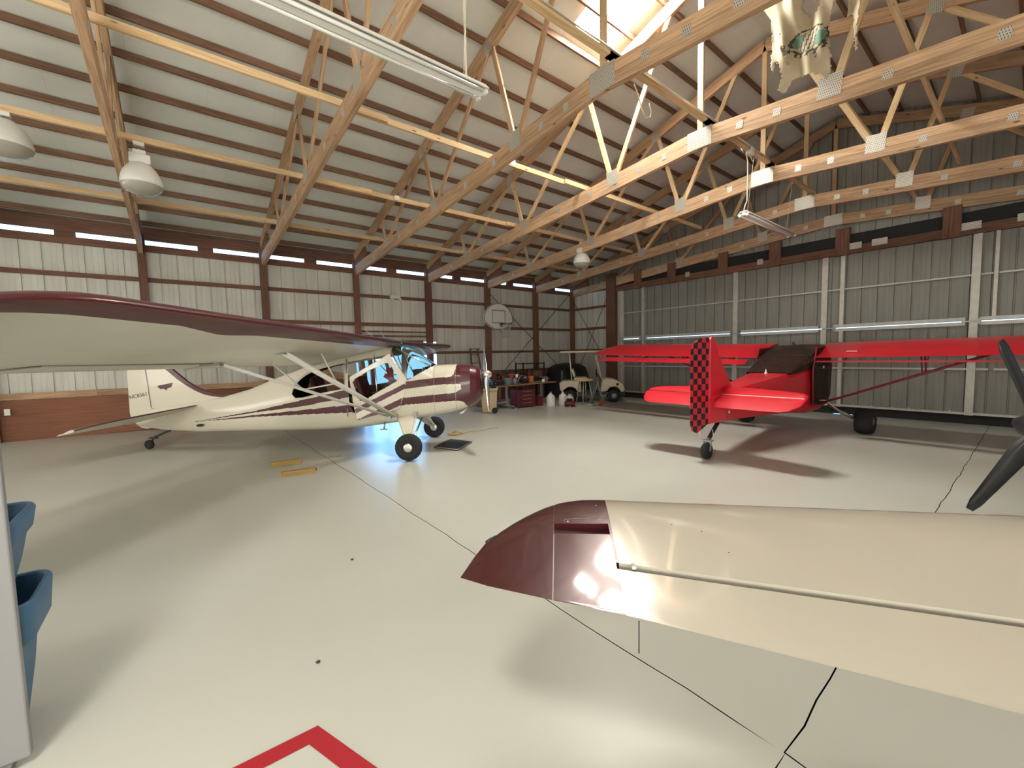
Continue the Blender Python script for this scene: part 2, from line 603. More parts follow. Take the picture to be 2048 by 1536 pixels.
slab(XB - .5, JX, JY, YL + .1, 0, 1, 1, 0)
slab(JX, XE + .25, JY, YL + .1, 1, 0, 1, 0)
# red painted corner line on the floor near the camera
m = MB()
def ribbon(p, q, wd, z=0.003):
    p, q = Vector((*p, 0)), Vector((*q, 0)); d = (q - p).normalized(); n = Vector((-d.y, d.x, 0)) * wd / 2
    b = len(m.v)
    for a in (p - n, q - n, q + n, p + n): m.v.append(Vector((a.x, a.y, gz(a.x) + z)))
    m.face((b, b + 1, b + 2, b + 3))
FA, FB_, FC = (0.385, 1.905), (0.60, 1.33), (-0.30, 1.925)
m.v = []
_d1 = (Vector(FB_) - Vector(FA)).normalized(); _d2 = (Vector(FC) - Vector(FA)).normalized()
_in = (_d1 + _d2).normalized(); _t = 0.075 / math.sin(_d1.angle(_d2) / 2)
_A2 = Vector(FA) + _in * _t
_n1 = Vector((_d1.y, -_d1.x)); _n1 = _n1 if _n1.dot(_in) > 0 else -_n1
_n2 = Vector((_d2.y, -_d2.x)); _n2 = _n2 if _n2.dot(_in) > 0 else -_n2
for q in (Vector(FA), Vector(FB_), Vector(FB_) + _n1 * .075, _A2, Vector(FC) + _n2 * .075, Vector(FC)):
    m.v.append(Vector((q.x, q.y, gz(q.x) + .0025)))
m.face((0, 1, 2, 3)); m.face((0, 3, 4, 5))
m.build('floor_line', M['floorred'], floor)

# ---- roof: sheets, skylights, purlins
ceiling = empty_struct('ceiling')
SKX = {1: (5.65,), -1: (-2.35,)}  # right slope: the added sheet, out of view
SKD = {1: (.12, 1.76), -1: (3.0, 4.7)}       # how far down each slope its sheet runs
def roof_sheet(x0, x1, y0, y1, name, mt):
    k = MB()
    n = 1
    xs = [x0 - .012, x0 + .006, x1]
    dz = [.006, .0, .0]
    rows = []
    for y in (y0, y1):
        rows.append([(x, y, zroof(y) + d) for x, d in zip(xs, dz)])
    k.grid(rows, sm=False)
    k.grid([[(p[0], p[1], p[2] + .02) for p in r] for r in rows], sm=False)
    return k.build(name, mt, ceiling)
x = XB - .35
while x < XE + .3:
    x1 = min(x + 1.0, XE + .4)
    for side in (1, -1):
        e = YC + side * (YL - YC + .55)
        sk = any(abs(x - a) < .02 for a in SKX[side])
        if sk:
            d0_, d1_ = SKD[side]
            roof_sheet(x, x1, YC + side * d1_, e, 'roof_panel', M['roof'])
            roof_sheet(x, x1, YC + side * d0_, YC + side * d1_, 'skylight_panel', M['skylight'] if side > 0 else M['unseen_skylight'])
            roof_sheet(x, x1, YC, YC + side * d0_, 'roof_panel', M['roof'])
        else:
            roof_sheet(x, x1, YC, e, 'roof_panel', M['roof'])
    x = x1 if abs(x1 - x - 1) < .01 else x1 + .001
    if x1 >= XE + .39: break
PY = [13.06 - .635 * i for i in range(15)]
for py in PY:
    for side in (1, -1):
        y = YC + side * (py - YC)
        k = MB()
        k.beam((XB, y, zroof(y) - .062), (XE + .1, y, zroof(y) - .062), .04, .105, (0, 0, 1))
        k.build('purlin', M['purlin'], ceiling)
k = MB(); k.beam((XB, YC + .0, zroof(YC) + .02), (XE + .1, YC, zroof(YC) + .02), .30, .03); k.build('ridge_cap', M['roof'], ceiling)
# long pale braces lying on the lower chords
for y, z, bits in ((6.06, 5.08, ((-4.2, 2.6), (2.0, 6.7), (6.3, 11.8))), (8.36, 4.885, ((-4.2, 3.2), (2.5, 7.1), (6.6, 11.8))), (10.72, 4.68, ((-4.2, 2.2), (1.9, 6.9), (6.7, 11.8))), (1.0, 5.08, ((-3, 4.5), (4.3, 11.8)))):
    for i, (a, b) in enumerate(bits):
        k = MB(); k.beam((a, y + .05 * (i % 2), z + .0 * (i % 2)), (b, y + .05 * (i % 2), z), .040, .088, (0, 0, 1))
        k.build('brace_board', M['light_wood'], ceiling)
for a, b in ((1.9, 4.6), (4.3, 7.0), (6.7, 9.4), (9.2, 11.9)):
    k = MB(); k.beam((a, 3.40, 5.235), (b, 3.40, 5.235), .088, .038); k.build('brace_board', M['light_wood'], ceiling)
# paper tags stapled to the braces
for (xx, y, z) in ((4.95, 6.06, 5.08), (3.72, 8.36, 4.885)):
    k = MB(); k.box((xx, y - .023, z), (.10, .004, .085)); k.build('lumber_tag', M['paper'], ceiling)

# ---- trusses
def plate(k, y, z, wy, hz, xx, ang=0.0, m=0):
    """galvanised plate on both faces of a truss at xx; UV in metres"""
    for sx_ in ((1 if -1 < xx < 0 or xx < -2 else -1),):
        b = len(k.v); ca, sa = math.cos(ang), math.sin(ang)
        x0 = xx + sx_ * .0415
        for (a, c) in ((-wy / 2, -hz / 2), (wy / 2, -hz / 2), (wy / 2, hz / 2), (-wy / 2, hz / 2)):
            k.v.append(Vector((x0, y + a * ca - c * sa, z + a * sa + c * ca)))
        for (a, c) in ((-wy / 2, -hz / 2), (wy / 2, -hz / 2), (wy / 2, hz / 2), (-wy / 2, hz / 2)):
            k.v.append(Vector((xx + sx_ * .0385, y + a * ca - c * sa, z + a * sa + c * ca)))
        uv = ((0, 0), (wy, 0), (wy, hz), (0, hz))
        k.face((b, b + 1, b + 2, b + 3), m, uv)
        for i in range(4):
            j = (i + 1) % 4
            k.face((b + i, b + 4 + i, b + 4 + j, b + j), m, ((0, 0),) * 4)
BCH = lambda y: 5.03 - 0.0815 * abs(y - YC)                # centre of the lower chord
BS = -0.0815
def make_truss(X, label, T=.076, end=False):
    t = thing('roof_truss', label, 'roof truss', (X, YC, 4.2), 'scissor trusses carrying the roof')
    mt = M['truss']
    for s in (1, -1):
        Y = lambda d: YC + s * d
        # lower chord: two boards stacked
        for dz, nm in ((.071, 'bottom_chord'), (-.071, 'bottom_chord')):
            k = MB(); k.beam((X, Y(0.0), BCH(Y(0)) + dz), (X, Y(9.43), BCH(Y(9.43)) + dz), T, .1385, (0, 0, 1)); k.build(nm, mt, t)
        k = MB(); k.beam((X, Y(9.5), ztop(Y(9.5)) + .02), (X, Y(0.0), ztop(YC) + .02), T, .225, (0, 0, 1)); k.build('top_chord', mt, t)
        k = MB(); k.prism([(9.45, BCH(Y(9.45)) - .13), (9.45, ztop(Y(9.45)) + .09), (8.65, ztop(Y(8.65)) - .05), (8.5, BCH(Y(8.5)) - .05)], (X, YC, 0), (0, s, 0), (0, 0, 1), (1, 0, 0), -.036, .036)
        k.build('heel_block', M['dark_wood'], t)
        webs = [(1.73, 2.32, 0), (1.73, 0.55, 0), (4.42, 2.45, 0), (4.42, 4.86, 0), (7.05, 4.95, 0), (7.05, 7.3, 0)]
        for a, b, _ in webs:
            k = MB()
            k.beam((X, Y(a + (.05 if b > a else -.05)), BCH(Y(a)) + .1), (X, Y(b), ztop(Y(b)) - .06), .04, .088, (0, 1, 0)); k.build('web', M['light_wood'] if 6 < X < 13 else M['truss'], t)  # paler webs past the skylight: its light put into the wood colour
        for a, wy, hz in ((1.73, .26, .28), (4.42, .24, .24), (7.05, .2, .2)):
            k = MB(); plate(k, Y(a), BCH(Y(a)) + .10, wy, hz, X, math.atan(BS) * s); k.build('gusset_plate', M['plate'], t)
        for a in (0.62, 1.12, 2.3, 3.2, 5.2, 6.2, 7.9):
            k = MB(); plate(k, Y(a), BCH(Y(a)), .10, .11, X, math.atan(BS) * s); k.build('stitch_plate', M['plate'], t)
        for b in (2.38, 4.9):
            k = MB(); plate(k, Y(b), ztop(Y(b)) - .04, .2, .2, X, -.29 * s); k.build('gusset_plate', M['plate'], t)
    k = MB(); k.beam((X, YC, 5.12), (X, YC, ztop(YC) - .05), .04, .088, (0, 1, 0)); k.build('king_post', M['light_wood'], t)
    k = MB(); plate(k, YC, 5.025, .40, .29, X); k.build('splice_plate', M['plate'], t)
    return t
TL = ['roof truss above the pale grey panel, left edge of view, mostly outside',
      'dark roof truss passing the large white bell lamp at left',
      'rough roof truss crossing under the big hanging strip light',
      'dark brown roof truss just before the bright skylight',
      'sunlit pale roof truss behind the ragged flag',
      'roof truss just behind the small hanging strip light cord',
      'dim reddish roof truss second from the big metal door',
      'dark roof truss standing over the header of the metal door']
for X, lb in zip(XTR, TL):
    make_truss(X, lb)

# ---- left wall
wl = empty_struct('wall_left')
def sheet_mesh(wd, h, name, mt, parent, o, ax, nrm, rib=.32):
    """ribbed steel sheet from z=0 to h, running along ax, ribs away from nrm"""
    ax, nrm = Vector(ax), Vector(nrm)
    prof = []
    n = int(round(wd / rib))
    for i in range(n):
        a = i * rib
        prof += [(a, .0), (a + .006, .030), (a + .030, .030), (a + .036, 0), (a + .13, 0), (a + .145, .003), (a + .16, 0), (a + .22, 0), (a + .235, .003), (a + .25, 0)]
    prof.append((wd, 0))
    k = MB()
    rows = []
    for z in (0, h):
        rows.append([Vector(o) + ax * a - nrm * d + Vector((0, 0, z)) for a, d in prof])
    k.grid(rows, sm=False)
    return k.build(name, mt, parent, loc=Vector(o))
xs0 = -2.45 - .96 * 2
WX0, WX1 = 4.66, 6.62                              # the glazed opening behind the white aeroplane
WZ0, WZ1 = 0.10, 2.12
base = None
for i in range(20):
    xx = xs0 + .96 * i
    if xx > XE + .1: break
    wd = .96
    if xx + wd > WX0 + .01 and xx < WX1 - .01:
        # sheet only above the opening
        sheet_mesh(wd, 4.37 - WZ1, 'steel_panel', M['wall'], wl, (xx, YL + .075, WZ1), (1, 0, 0), (0, -1, 0))
        continue
    sheet_mesh(wd, 4.37 - gz(xx) + .02, 'steel_panel', M['wall'], wl, (xx, YL + .075, gz(xx) - .02), (1, 0, 0), (0, -1, 0))
for i in range(3):
    sheet_mesh(.96, 4.5, 'steel_panel', M['wall'], wl, (xs0 - .96 * (i + 1), YL + .075, -.05), (1, 0, 0), (0, -1, 0))
PX = [-5.4, -2.98, -0.52, 1.93, 4.39, 6.82, 9.30, 11.74, 13.98]
for X in PX:
    wdt = .155 if X < 6 else .19
    k = MB(); k.beam((X, YL - .08, gz(X) - .01), (X, YL - .08, ztop(YL) - .02), wdt, .15, (0, 1, 0)); k.build('post', M['dark_wood'], wl)
GZ = [(4.283, .16), (3.552, .10), (2.668, .105), (1.742, .09)]
for z, h in GZ:
    for a, b in zip(PX, PX[1:]):
        if z == GZ[3][0] and a < 5 < b: continue
        k = MB(); k.beam((a + .05, YL + .02, z), (b - .05, YL + .02, z), .038, h, (0, 0, 1)); k.build('girt', M['dark_wood'], wl)
for a, b in zip(PX, PX[1:]):
    k = MB(); k.beam((a, YL + .16, 4.655), (b + (.35 if b > 13 else 0), YL + .16, 4.655), .038, .31, (0, 0, 1)); k.build('fascia_board', M['dark_wood'], wl)
    if a < 4 or a > 6:
        # red plywood kick boards with a top rail
        z0, z1 = gz((a + b) / 2), .885
        k = MB(); k.beam((a + .08, YL - .03, (z0 + z1) / 2), (b - .08, YL - .03, (z0 + z1) / 2), .02, z1 - z0, (0, 0, 1)); k.build('kick_board', M['ply'], wl)
        mid = lerp(a, b, .62)
        for c, d in ((a + .08, mid), (mid + .006, b - .08)):
            k = MB(); k.beam((c, YL - .045, .962), (d, YL - .045, .962), .038, .13, (0, 0, 1)); k.build('top_rail', M['dark_wood'] if c > 5 else M['truss'], wl)
    # blocks that break up the bright slot under the eave
    k = MB(); xx = lerp(a, b, .5); k.box((xx, YL + .09, 4.42), (.32, .10, .12)); k.build('eave_block', M['dark_wood'], wl)
# steel cross bracing rods in the corner bays
for p, q in (((9.40, YL - .02, 4.0), (13.9, YL - .02, .45)), ((9.6, YL - .04, .60), (13.85, YL - .04, 4.25))):
    k = MB(); k.tube([p, q], .011, 6); k.build('brace_rod', M['black'], wl)
k = MB(); k.box((-2.77, YL - .17, .66), (.08, .03, .13)); k.build('outlet_plate', M['whiteplast'], wl)

# the glazed opening: frame, mullions, panes
wn = MB()
yw = YL + .06
for a, b, h in (((WX0, yw, WZ1), (WX1, yw, WZ1), .10), ((WX0, yw, WZ0), (WX1, yw, WZ0), .10)):
    wn.beam(a, b, .10, h)
for X in (WX0 + .04, WX1 - .04): wn.beam((X, yw, WZ0), (X, yw, WZ1), .10, .09, (0, 1, 0))
win = struct(wn.build('window_1', M['dark_wood']))
nW = 3
for i in range(nW):
    a, b = lerp(WX0 + .08, WX1 - .08, i / nW), lerp(WX0 + .08, WX1 - .08, (i + 1) / nW)
    if i: k = MB(); k.beam((a, yw, WZ0 + .04), (a, yw, WZ1 - .04), .06, .05, (0, 1, 0)); k.build('mullion', M['dark_wood'], win)
    k = MB(); k.box(((a + b) / 2, yw + .02, (WZ0 + WZ1) / 2), (b - a - .06, .006, WZ1 - WZ0 - .08)); k.build('pane', M['glass'], win)
k = MB(); k.beam((WX0 - .2, YL - .03, 2.30), (WX1 + .15, YL - .03, 2.30), .04, .06, (0, 0, 1)); k.beam((WX0 - .2, YL - .03, 2.44), (WX1 + .15, YL - .03, 2.44), .04, .05, (0, 0, 1)); k.build('header_frame', M['dark_wood'], wl)
k = MB(); k.box((lerp(WX0, WX1, .5), YL + .07, .05), (WX1 - WX0 + .3, .08, .12)); k.build('sill_board', M['dark_wood'], wl)

# ---- end wall with the big two-leaf metal door
we = empty_struct('wall_end')
DY0, DY1 = 10.62, 2 * YC - 10.62
for i in range(3):
    sheet_mesh(.96, 4.45, 'steel_panel', M['wall'], we, (XE + .09, YL + .1 - .96 * i, gz(XE)), (0, -1, 0), (-1, 0, 0))
for z, h in GZ:
    k = MB(); k.beam((XE + .03, YL, z), (XE + .03, DY0 + .2, z), .038, h, (0, 0, 1)); k.build('girt', M['dark_wood'], we)
k = MB(); k.beam((XE - .02, 10.86, gz(XE)), (XE - .02, 10.86, 4.8), .46, .16, (1, 0, 0)); k.build('post', M['dark_wood'], we)
for p, q in (((XE - .03, 12.95, 3.9), (XE - .03, 11.15, 1.2)), ((XE - .03, 11.12, 3.85), (XE - .03, 12.9, .45))):
    k = MB(); k.tube([p, q], .010, 6); k.build('brace_rod', M['black'], we)
# header beam, black strip painted in as the gap's darkness, gable sheets
for a, b in ((11.0, 7.0), (7.0, 3.3), (3.3, -.5), (-.5, -4.0)):
    k = MB(); k.beam((XE + .0, a, 4.17), (XE + .0, b + .01, 4.17), .12, .20, (0, 0, 1)); k.build('header_beam', M['dark_wood'], we)
    k = MB(); k.beam((XE + .07, a, 4.42), (XE + .07, b, 4.42), .03, .34, (0, 0, 1)); k.build('header_gap_shade', M['rubber'], we)
for y in (9.6, 8.2, 6.4, 4.9, 3.3, 1.3, -.4):
    k = MB(); k.beam((XE - .05, y, 4.05), (XE - .05, y, 4.75), .10, .30, (0, 1, 0)); k.build('header_cleat', M['dark_wood'], we)
for y in (7.6, 5.3, 3.05, 2.55, 1.0, .2):
    k = MB(); plate(k, y, 4.25, .30 if y < 4 else .16, .16, XE - .03); k.build('gusset_plate', M['plate'], we)
i = 0
y = YL + .1
while y > YR - .1:
    y1 = y - .96
    h = max(min(zroof(y), zroof(y1)) - 4.36, .05)
    sheet_mesh(.96, h + .12, 'gable_panel', M['door'], we, (XE + .10, y, 4.36), (0, -1, 0), (-1, 0, 0))
    y = y1
k = MB(); k.prism([(YR - .1, 4.5), (YL + .1, 4.5), (YL + .1, zroof(YL)), (YC, zroof(YC)), (YR - .1, zroof(YR))], (XE + .15, 0, 0), (0, 1, 0), (0, 0, 1), (1, 0, 0), 0, .02); k.build('gable_backing', M['door'], we)
# plain steel for the part of the wall right of the door
k = MB(); k.box((XE + .12, (DY1 + YR) / 2, 2.1), (.03, DY1 - YR, 4.8)); k.build('steel_panel', M['wall'], we)

door = empty_struct('door_1')
XD = XE + .10
ZU0, ZU1, ZL0, ZL1 = 2.154, 4.20, 0.02, 2.141
y = DY0 - .03
while y > DY1 + .1:
    wd = min(.96, y - DY1)
    sheet_mesh(.96, ZU1 - ZU0, 'upper_door_panel', M['door'], door, (XD, y, ZU0), (0, -1, 0), (-1, 0, 0))
    sheet_mesh(.96, ZL1 - ZL0, 'lower_door_panel', M['door'], door, (XD, y, ZL0), (0, -1, 0), (-1, 0, 0))
    y -= .96
def dbar(y0, z0, y1, z1, wd, ht, nm, up=(0, 0, 1), x=XD - .05):
    k = MB(); k.beam((x, y0, z0), (x, y1, z1), wd, ht, up); return k.build(nm, M['galv'], door)
DP = [(10.56, .07), (9.42, .10), (6.03, .14), (3.68, .13), (3.29, .09), (.895, .135), (.60, .06), (-2.2, .12), (-3.5, .08)]
for yy, wd in DP:
    dbar(yy, ZU0, yy, ZU1, .10, wd, 'door_stud', (0, 1, 0))
    if yy != .60: dbar(yy, ZL0, yy, ZL1, .10, wd, 'door_stud', (0, 1, 0))
ps = sorted([d[0] for d in DP], reverse=True)
for a, b in zip(ps, ps[1:]):
    if a - b < .2: continue
    dbar(a - .04, 3.175, b + .04, 3.175, .03, .035, 'thin_rail')
    dbar(a - .04, 1.07, b + .04, 1.07, .03, .045, 'thin_rail')
segs = [(10.5, 9.5), (9.3, 6.15), (5.85, 3.8), (3.45, 1.02), (.80, -2.1), (-2.3, -3.5)]
for a, b in segs:
    dbar(a, 2.20, b, 2.20, .08, .078, 'hinge_rail')
    dbar(a, 2.098, b, 2.098, .08, .078, 'hinge_rail')
for yy in (9.42, 6.03, 3.56, .93, -2.2):
    k = MB(); k.box((XD - .07, yy, 2.147), (.10, .30, .03)); k.box((XD - .10, yy - .12, 2.147), (.06, .05, .13)); k.build('hinge', M['steel'], door)
dbar(10.58, .055, -3.5, .055, .09, .05, 'bottom_rail')
for a, b, lift in ((DY0 - .03, 3.42, 0), (3.42, 3.26, .012), (3.26, 3.16, 0), (3.16, 3.0, .012), (3.0, DY1 + .03, 0)):
    zb_ = gz(XD) - .004 + lift
    k = MB(); k.box((XD, (a + b) / 2, (zb_ + .035) / 2), (.03, a - b, .035 - zb_)); k.build('rubber_skirt', M['rubber'], door)
dbar(10.5, 2.14, 10.15, 1.75, .03, .05, 'corner_gusset')
for i, yy in enumerate((8.4, 5.2, 4.6, 2.6, 1.9, 1.2, 2.2, 3.0)):
    k = MB(); k.box((XD - .02, yy, 2.28 if i < 3 else .09), (.02, .03, .03)); k.build('bolt', M['galv'], door)

# ---- walls out of view (they close the hall and hold the added fill panes)
wr = empty_struct('wall_right')
k = MB(); k.box(((XB + XE) / 2, YR - .05, 2.2), (XE - XB, .05, 4.8)); k.build('steel_panel', M['wall'], wr)
for i in range(3):  # unseen glowing panes and frames, added as fill light
    a = XB + .3 + 2.7 * i
    k = MB(); k.box((a + 1.2, YR - .01, 1.75), (2.4, .02, 1.7)); k.build('fill_light_pane', M['right_fill'], wr)
    k = MB(); k.box((a + 1.2, YR + .01, .87), (2.6, .08, .06)); k.box((a + 1.2, YR + .01, 2.63), (2.6, .08, .06)); k.build('fill_pane_frame', M['dark_wood'], wr)
k = MB(); k.prism([(YR - .1, -.1), (YL + .1, -.1), (YL + .1, zroof(YL)), (YC, zroof(YC)), (YR - .1, zroof(YR))], (XB, 0, 0), (0, 1, 0), (0, 0, 1), (1, 0, 0), -.05, 0)
wb = struct(k.build('wall_back', M['wall']))
for i in range(5):  # added glowing panes with frames, filling the hall from behind
    k = MB(); k.box((XB + .02, -4.4 + 3.7 * i + 1.4, 1.75), (.02, 2.4, 1.7)); k.build('fill_light_pane', M['back_fill'], wb)
    k = MB(); k.box((XB + .03, -4.4 + 3.7 * i + 1.4, .87), (.08, 2.6, .06)); k.box((XB + .03, -4.4 + 3.7 * i + 1.4, 2.63), (.08, 2.6, .06)); k.build('fill_pane_frame', M['dark_wood'], wb)
# ---- ground outside
k = MB(); k.box((4, 4, -.55), (160, 160, .5)); struct(k.build('ground', M['grass']))

# ================================================================== AIRCRAFT
def local_thing(name, label, cat, org, heading, group=None):
    """a thing whose parts are given in its own frame: u forward, v left, z up"""
    t = thing(name, label, cat, (org[0], org[1], 0), group)
    t.rotation_euler = (0, 0, heading)
    PLOC[t.name] = Vector((0, 0, 0))
    return t
def wheel(k, c, r, w_, hub=.38, n=28, m=(0, 1)):
    """tyre + hub about the v axis"""
    k.lathe([(r * hub, -w_ * .42), (r * .62, -w_ * .5), (r * .86, -w_ * .48), (r * .97, -w_ * .3), (r, 0), (r * .97, w_ * .3), (r * .86, w_ * .48), (r * .62, w_ * .5), (r * hub, w_ * .42)], n, m[0], (0, 1, 0), c)
def hubcap(k, c, r, w_, hub=.38, n=20, m=0):
    k.lathe([(.001, -w_ * .46), (r * hub * .5, -w_ * .46), (r * hub * .98, -w_ * .40), (r * hub * .98, w_ * .40), (r * hub * .5, w_ * .46), (.001, w_ * .46)], n, m, (0, 1, 0), c)
def wing_rows(secs, nc=24, edge=None):
    """secs: (v, LEu, LEz, TEu, TEz, thick); returns upper+lower closed rows"""
    rows = []
    for v, lu, lz, tu, tz, th in secs:
        up, lo = [], []
        for i in range(nc + 1):
            a = (1 - math.cos(PI * i / nc)) / 2
            if edge:
                e_ = edge(v); ne = nc // 3
                a = e_ * (1 - math.cos(PI / 2 * i / ne)) if i <= ne else e_ + (1 - e_) * (i - ne) / (nc - ne)
            yt = 5 * th * (.2969 * math.sqrt(a) - .126 * a - .3516 * a * a + .2843 * a ** 3 - .1036 * a ** 4)
            u, z = lerp(lu, tu, a), lerp(lz, tz, a)
            up.append((u, v, z + yt * 1.25)); lo.append((u, v, z - yt * .55))
        rows.append(up[::-1] + lo[1:-1])
    return rows
def blade(k, org, axis, radial, R0, R1, chord, pitch, m=0, tipm=None, n=10):
    """propeller blade along 'radial', twisting about it"""
    org, axis, radial = Vector(org), Vector(axis).normalized(), Vector(radial).normalized()
    tang = axis.cross(radial)
    rows = []
    for i in range(n + 1):
        t = i / n; r = lerp(R0, R1, t)
        c = chord * (0.55 + 1.5 * t * (1 - t) + .35 * (1 - t)) * (1 if t < .93 else .55)
        c = chord * min(1.0, .5 + 2.2 * t) * (1.0 - .45 * t) * (1 if t < .95 else .62)
        a = lerp(pitch * 1.7, pitch * .6, t)
        d = tang * math.cos(a) + axis * math.sin(a); nn = radial.cross(d)
        th = lerp(.035, .008, t)
        rows.append([org + radial * r + d * (c * x) + nn * (th * y) for x, y in ((-.5, 0), (-.25, .8), (.1, 1), (.5, 0), (.1, -.35), (-.25, -.3))])
    k.grid(rows, m, True, closed=True, matf=(lambda i, j, c: tipm if (tipm is not None and i >= n - 1) else m))
    k.face([len(k.v) - 6 + j for j in range(6)], m)

# ------------------------------------------------ 1. cream and maroon high-wing taildragger
CH_ORG, CH_HD = (3.40, 6.945), R(-39.637)
ch = local_thing('high_wing_aircraft', 'cream and maroon high-wing aeroplane parked by the left wall with its door ajar', 'aeroplane', CH_ORG, CH_HD)
GW = gz(CH_ORG[0])
#        u      zb    zt    w    n    taper
CF = [(-5.05, .405, .74, .018, 2.2, .0), (-4.70, .355, .80, .05, 2.4, .1), (-4.10, .320, .87, .11, 2.6, .25), (-3.60, .320, .955, .165, 2.8, .35), (-3.12, .322, 1.08, .22, 3.0, .45),
      (-2.64, .322, 1.265, .275, 3.2, .5), (-2.10, .325, 1.45, .325, 3.4, .45), (-1.60, .335, 1.60, .36, 3.8, .30), (-1.0, .375, 1.72, .385, 4.2, .12), (-.55, .43, 1.80, .39, 4.5, .10),
      (-.32, .46, 1.81, .39, 4.5, .12), (-.19, .49, 1.785, .39, 4.2, .18), (-.04, .515, 1.70, .39, 4.0, .22), (.14, .54, 1.575, .39, 3.8, .18), (.30, .565, 1.455, .39, 3.5, .10),
      (.55, .605, 1.462, .388, 3.2, .08), (.78, .66, 1.458, .372, 3.0, .05), (.95, .715, 1.44, .345, 2.8, 0), (1.05, .77, 1.41, .30, 2.6, 0), (1.11, .83, 1.37, .245, 2.4, 0), (1.135, .90, 1.32, .18, 2.2, 0), (1.138, 1.0, 1.24, .09, 2.0, 0)]
def ch_point(u, th):
    zb, zt, w_, n, tp = interp(CF, u)
    ct, st = math.cos(th), math.sin(th)
    x = math.copysign(abs(ct) ** (2 / n), ct); y = math.copysign(abs(st) ** (2 / n), st)
    zm, hz = (zb + zt) / 2, (zt - zb) / 2
    v = w_ * x
    if y > 0: v *= 1 - tp * y ** 1.6
    return Vector((u, v, zm + hz * y))
P_DOOR = [(-.40, 1.657), (-.14, 1.194), (-.255, .76), (-1.03, .60), (-1.15, .80), (-1.17, 1.545)]
P_REARWIN = [(-2.19, 1.00), (-2.15, 1.13), (-2.06, 1.25), (-1.926, 1.345), (-1.655, 1.44), (-1.22, 1.53), (-1.22, 1.085), (-1.632, 1.012), (-1.99, .935), (-2.12, .93)]
P_LDOORWIN = [(-.40, 1.64), (-.155, 1.22), (-1.17, 1.08), (-1.17, 1.545)]
def in_windshield(u, z):
    if u > .30 or u < -.40: return False
    if z < 1.20 + .555 * (u + .14): return False
    return u > -.40 + (1.657 - z) * (.26 / .463) + .02
S_UP = [(-2.9, .682), (-2.002, .788), (-1.138, .937), (-.15, 1.062), (.445, 1.127), (.74, 1.127), (.80, 1.12), (1.3, 1.12), (1.3, 1.60), (.707, 1.60), (.70, 1.40), (.672, 1.30), (.63, 1.262), (.56, 1.248), (.229, 1.229), (-.145, 1.189), (-1.131, 1.081), (-1.995, .898), (-2.9, .711), (-4.1, .52), (-4.1, .515)]
S_LO = [(-4.1, .512), (-2.905, .639), (-2.005, .721), (-1.078, .81), (-.223, .904), (.219, .944), (.60, .970), (.70, .985), (.78, 1.03), (1.3, 1.03), (1.3, .5), (.93, .6), (.872, .738), (.831, .813), (.75, .835), (.655, .837), (.215, .812), (-.249, .781), (-1.074, .67), (-2.01, .643), (-2.907, .604)]
S_NOSE = [(.79, .5), (.79, 1.7), (1.3, 1.7), (1.3, .5)]
S_NOSE = [(.90, .74), (.88, .80), (.80, 1.02), (.795, 1.1), (.80, 1.2), (.80, 1.7), (1.3, 1.7), (1.3, .5), (.93, .6)]
CAPS = [((.69, 1.052), .078)]
def ch_mat(u, z):
    if inpoly(u, z, S_NOSE): return 1
    if inpoly(u, z, S_UP) or inpoly(u, z, S_LO):
        return 1
    return 0
us = []
u = -5.05
while u < 1.1: us.append(u); u += (.016 if u < -3.2 else .009)
us += [1.1, 1.112, 1.124, 1.133, 1.138]
NT = 272
def arc_ring(fn, u, n, m=720):
    """points evenly spaced by arc length round one section"""
    P = [fn(u, 2 * PI * q / m - PI / 2) for q in range(m + 1)]
    L = [0.0]
    for a, b in zip(P, P[1:]): L.append(L[-1] + (b - a).length)
    out = []; q = 0
    for j in range(n):
        t = L[-1] * (j + .5) / n
        while L[q + 1] < t: q += 1
        out.append(P[q].lerp(P[q + 1], (t - L[q]) / max(L[q + 1] - L[q], 1e-9)))
    return out
body, wsh, rwin, ldw = MB(), MB(), MB(), MB()
rows = [arc_ring(ch_point, u, NT) for u in us]
def classify(c):
    side = c.y < 0
    if in_windshield(c.x, c.z): return 'ws'
    if abs(c.y) > .12:
        if side and inpoly(c.x, c.z, P_DOOR): return 'hole'
        if inpoly(c.x, c.z, P_REARWIN): return 'rw'
        if not side and inpoly(c.x, c.z, P_LDOORWIN): return 'lw'
    if -1.6 < c.x < -.35 and c.z > 1.62 and abs(c.y) < .3: return 'top'
    return 'b'
cls = {}
b0 = 0
for i in range(len(us) - 1):
    for j in range(NT):
        c = (rows[i][j] + rows[i][(j + 1) % NT] + rows[i + 1][j] + rows[i + 1][(j + 1) % NT]) / 4
        cls[(i, j)] = classify(c)
def pick(k, kinds, mf=None):
    k.grid(rows, 0, True, True, matf=mf, keep=lambda i, j, c: cls[(i, j)] in kinds)
pick(body, ('b', 'top'), lambda i, j, c: ch_mat(c.x, c.z) if abs(c.y) > .02 or c.x > .7 or c.x < -1 else ch_mat(c.x, c.z))
pick(wsh, ('ws',)); pick(rwin, ('rw',)); pick(ldw, ('lw',))
body.build('fuselage', [M['cream'], M['maroon']], ch)
wsh.build('windshield', M['acrylic'], ch); rwin.build('rear_window', M['acrylic'], ch); ldw.build('left_door_window', M['acrylic'], ch)
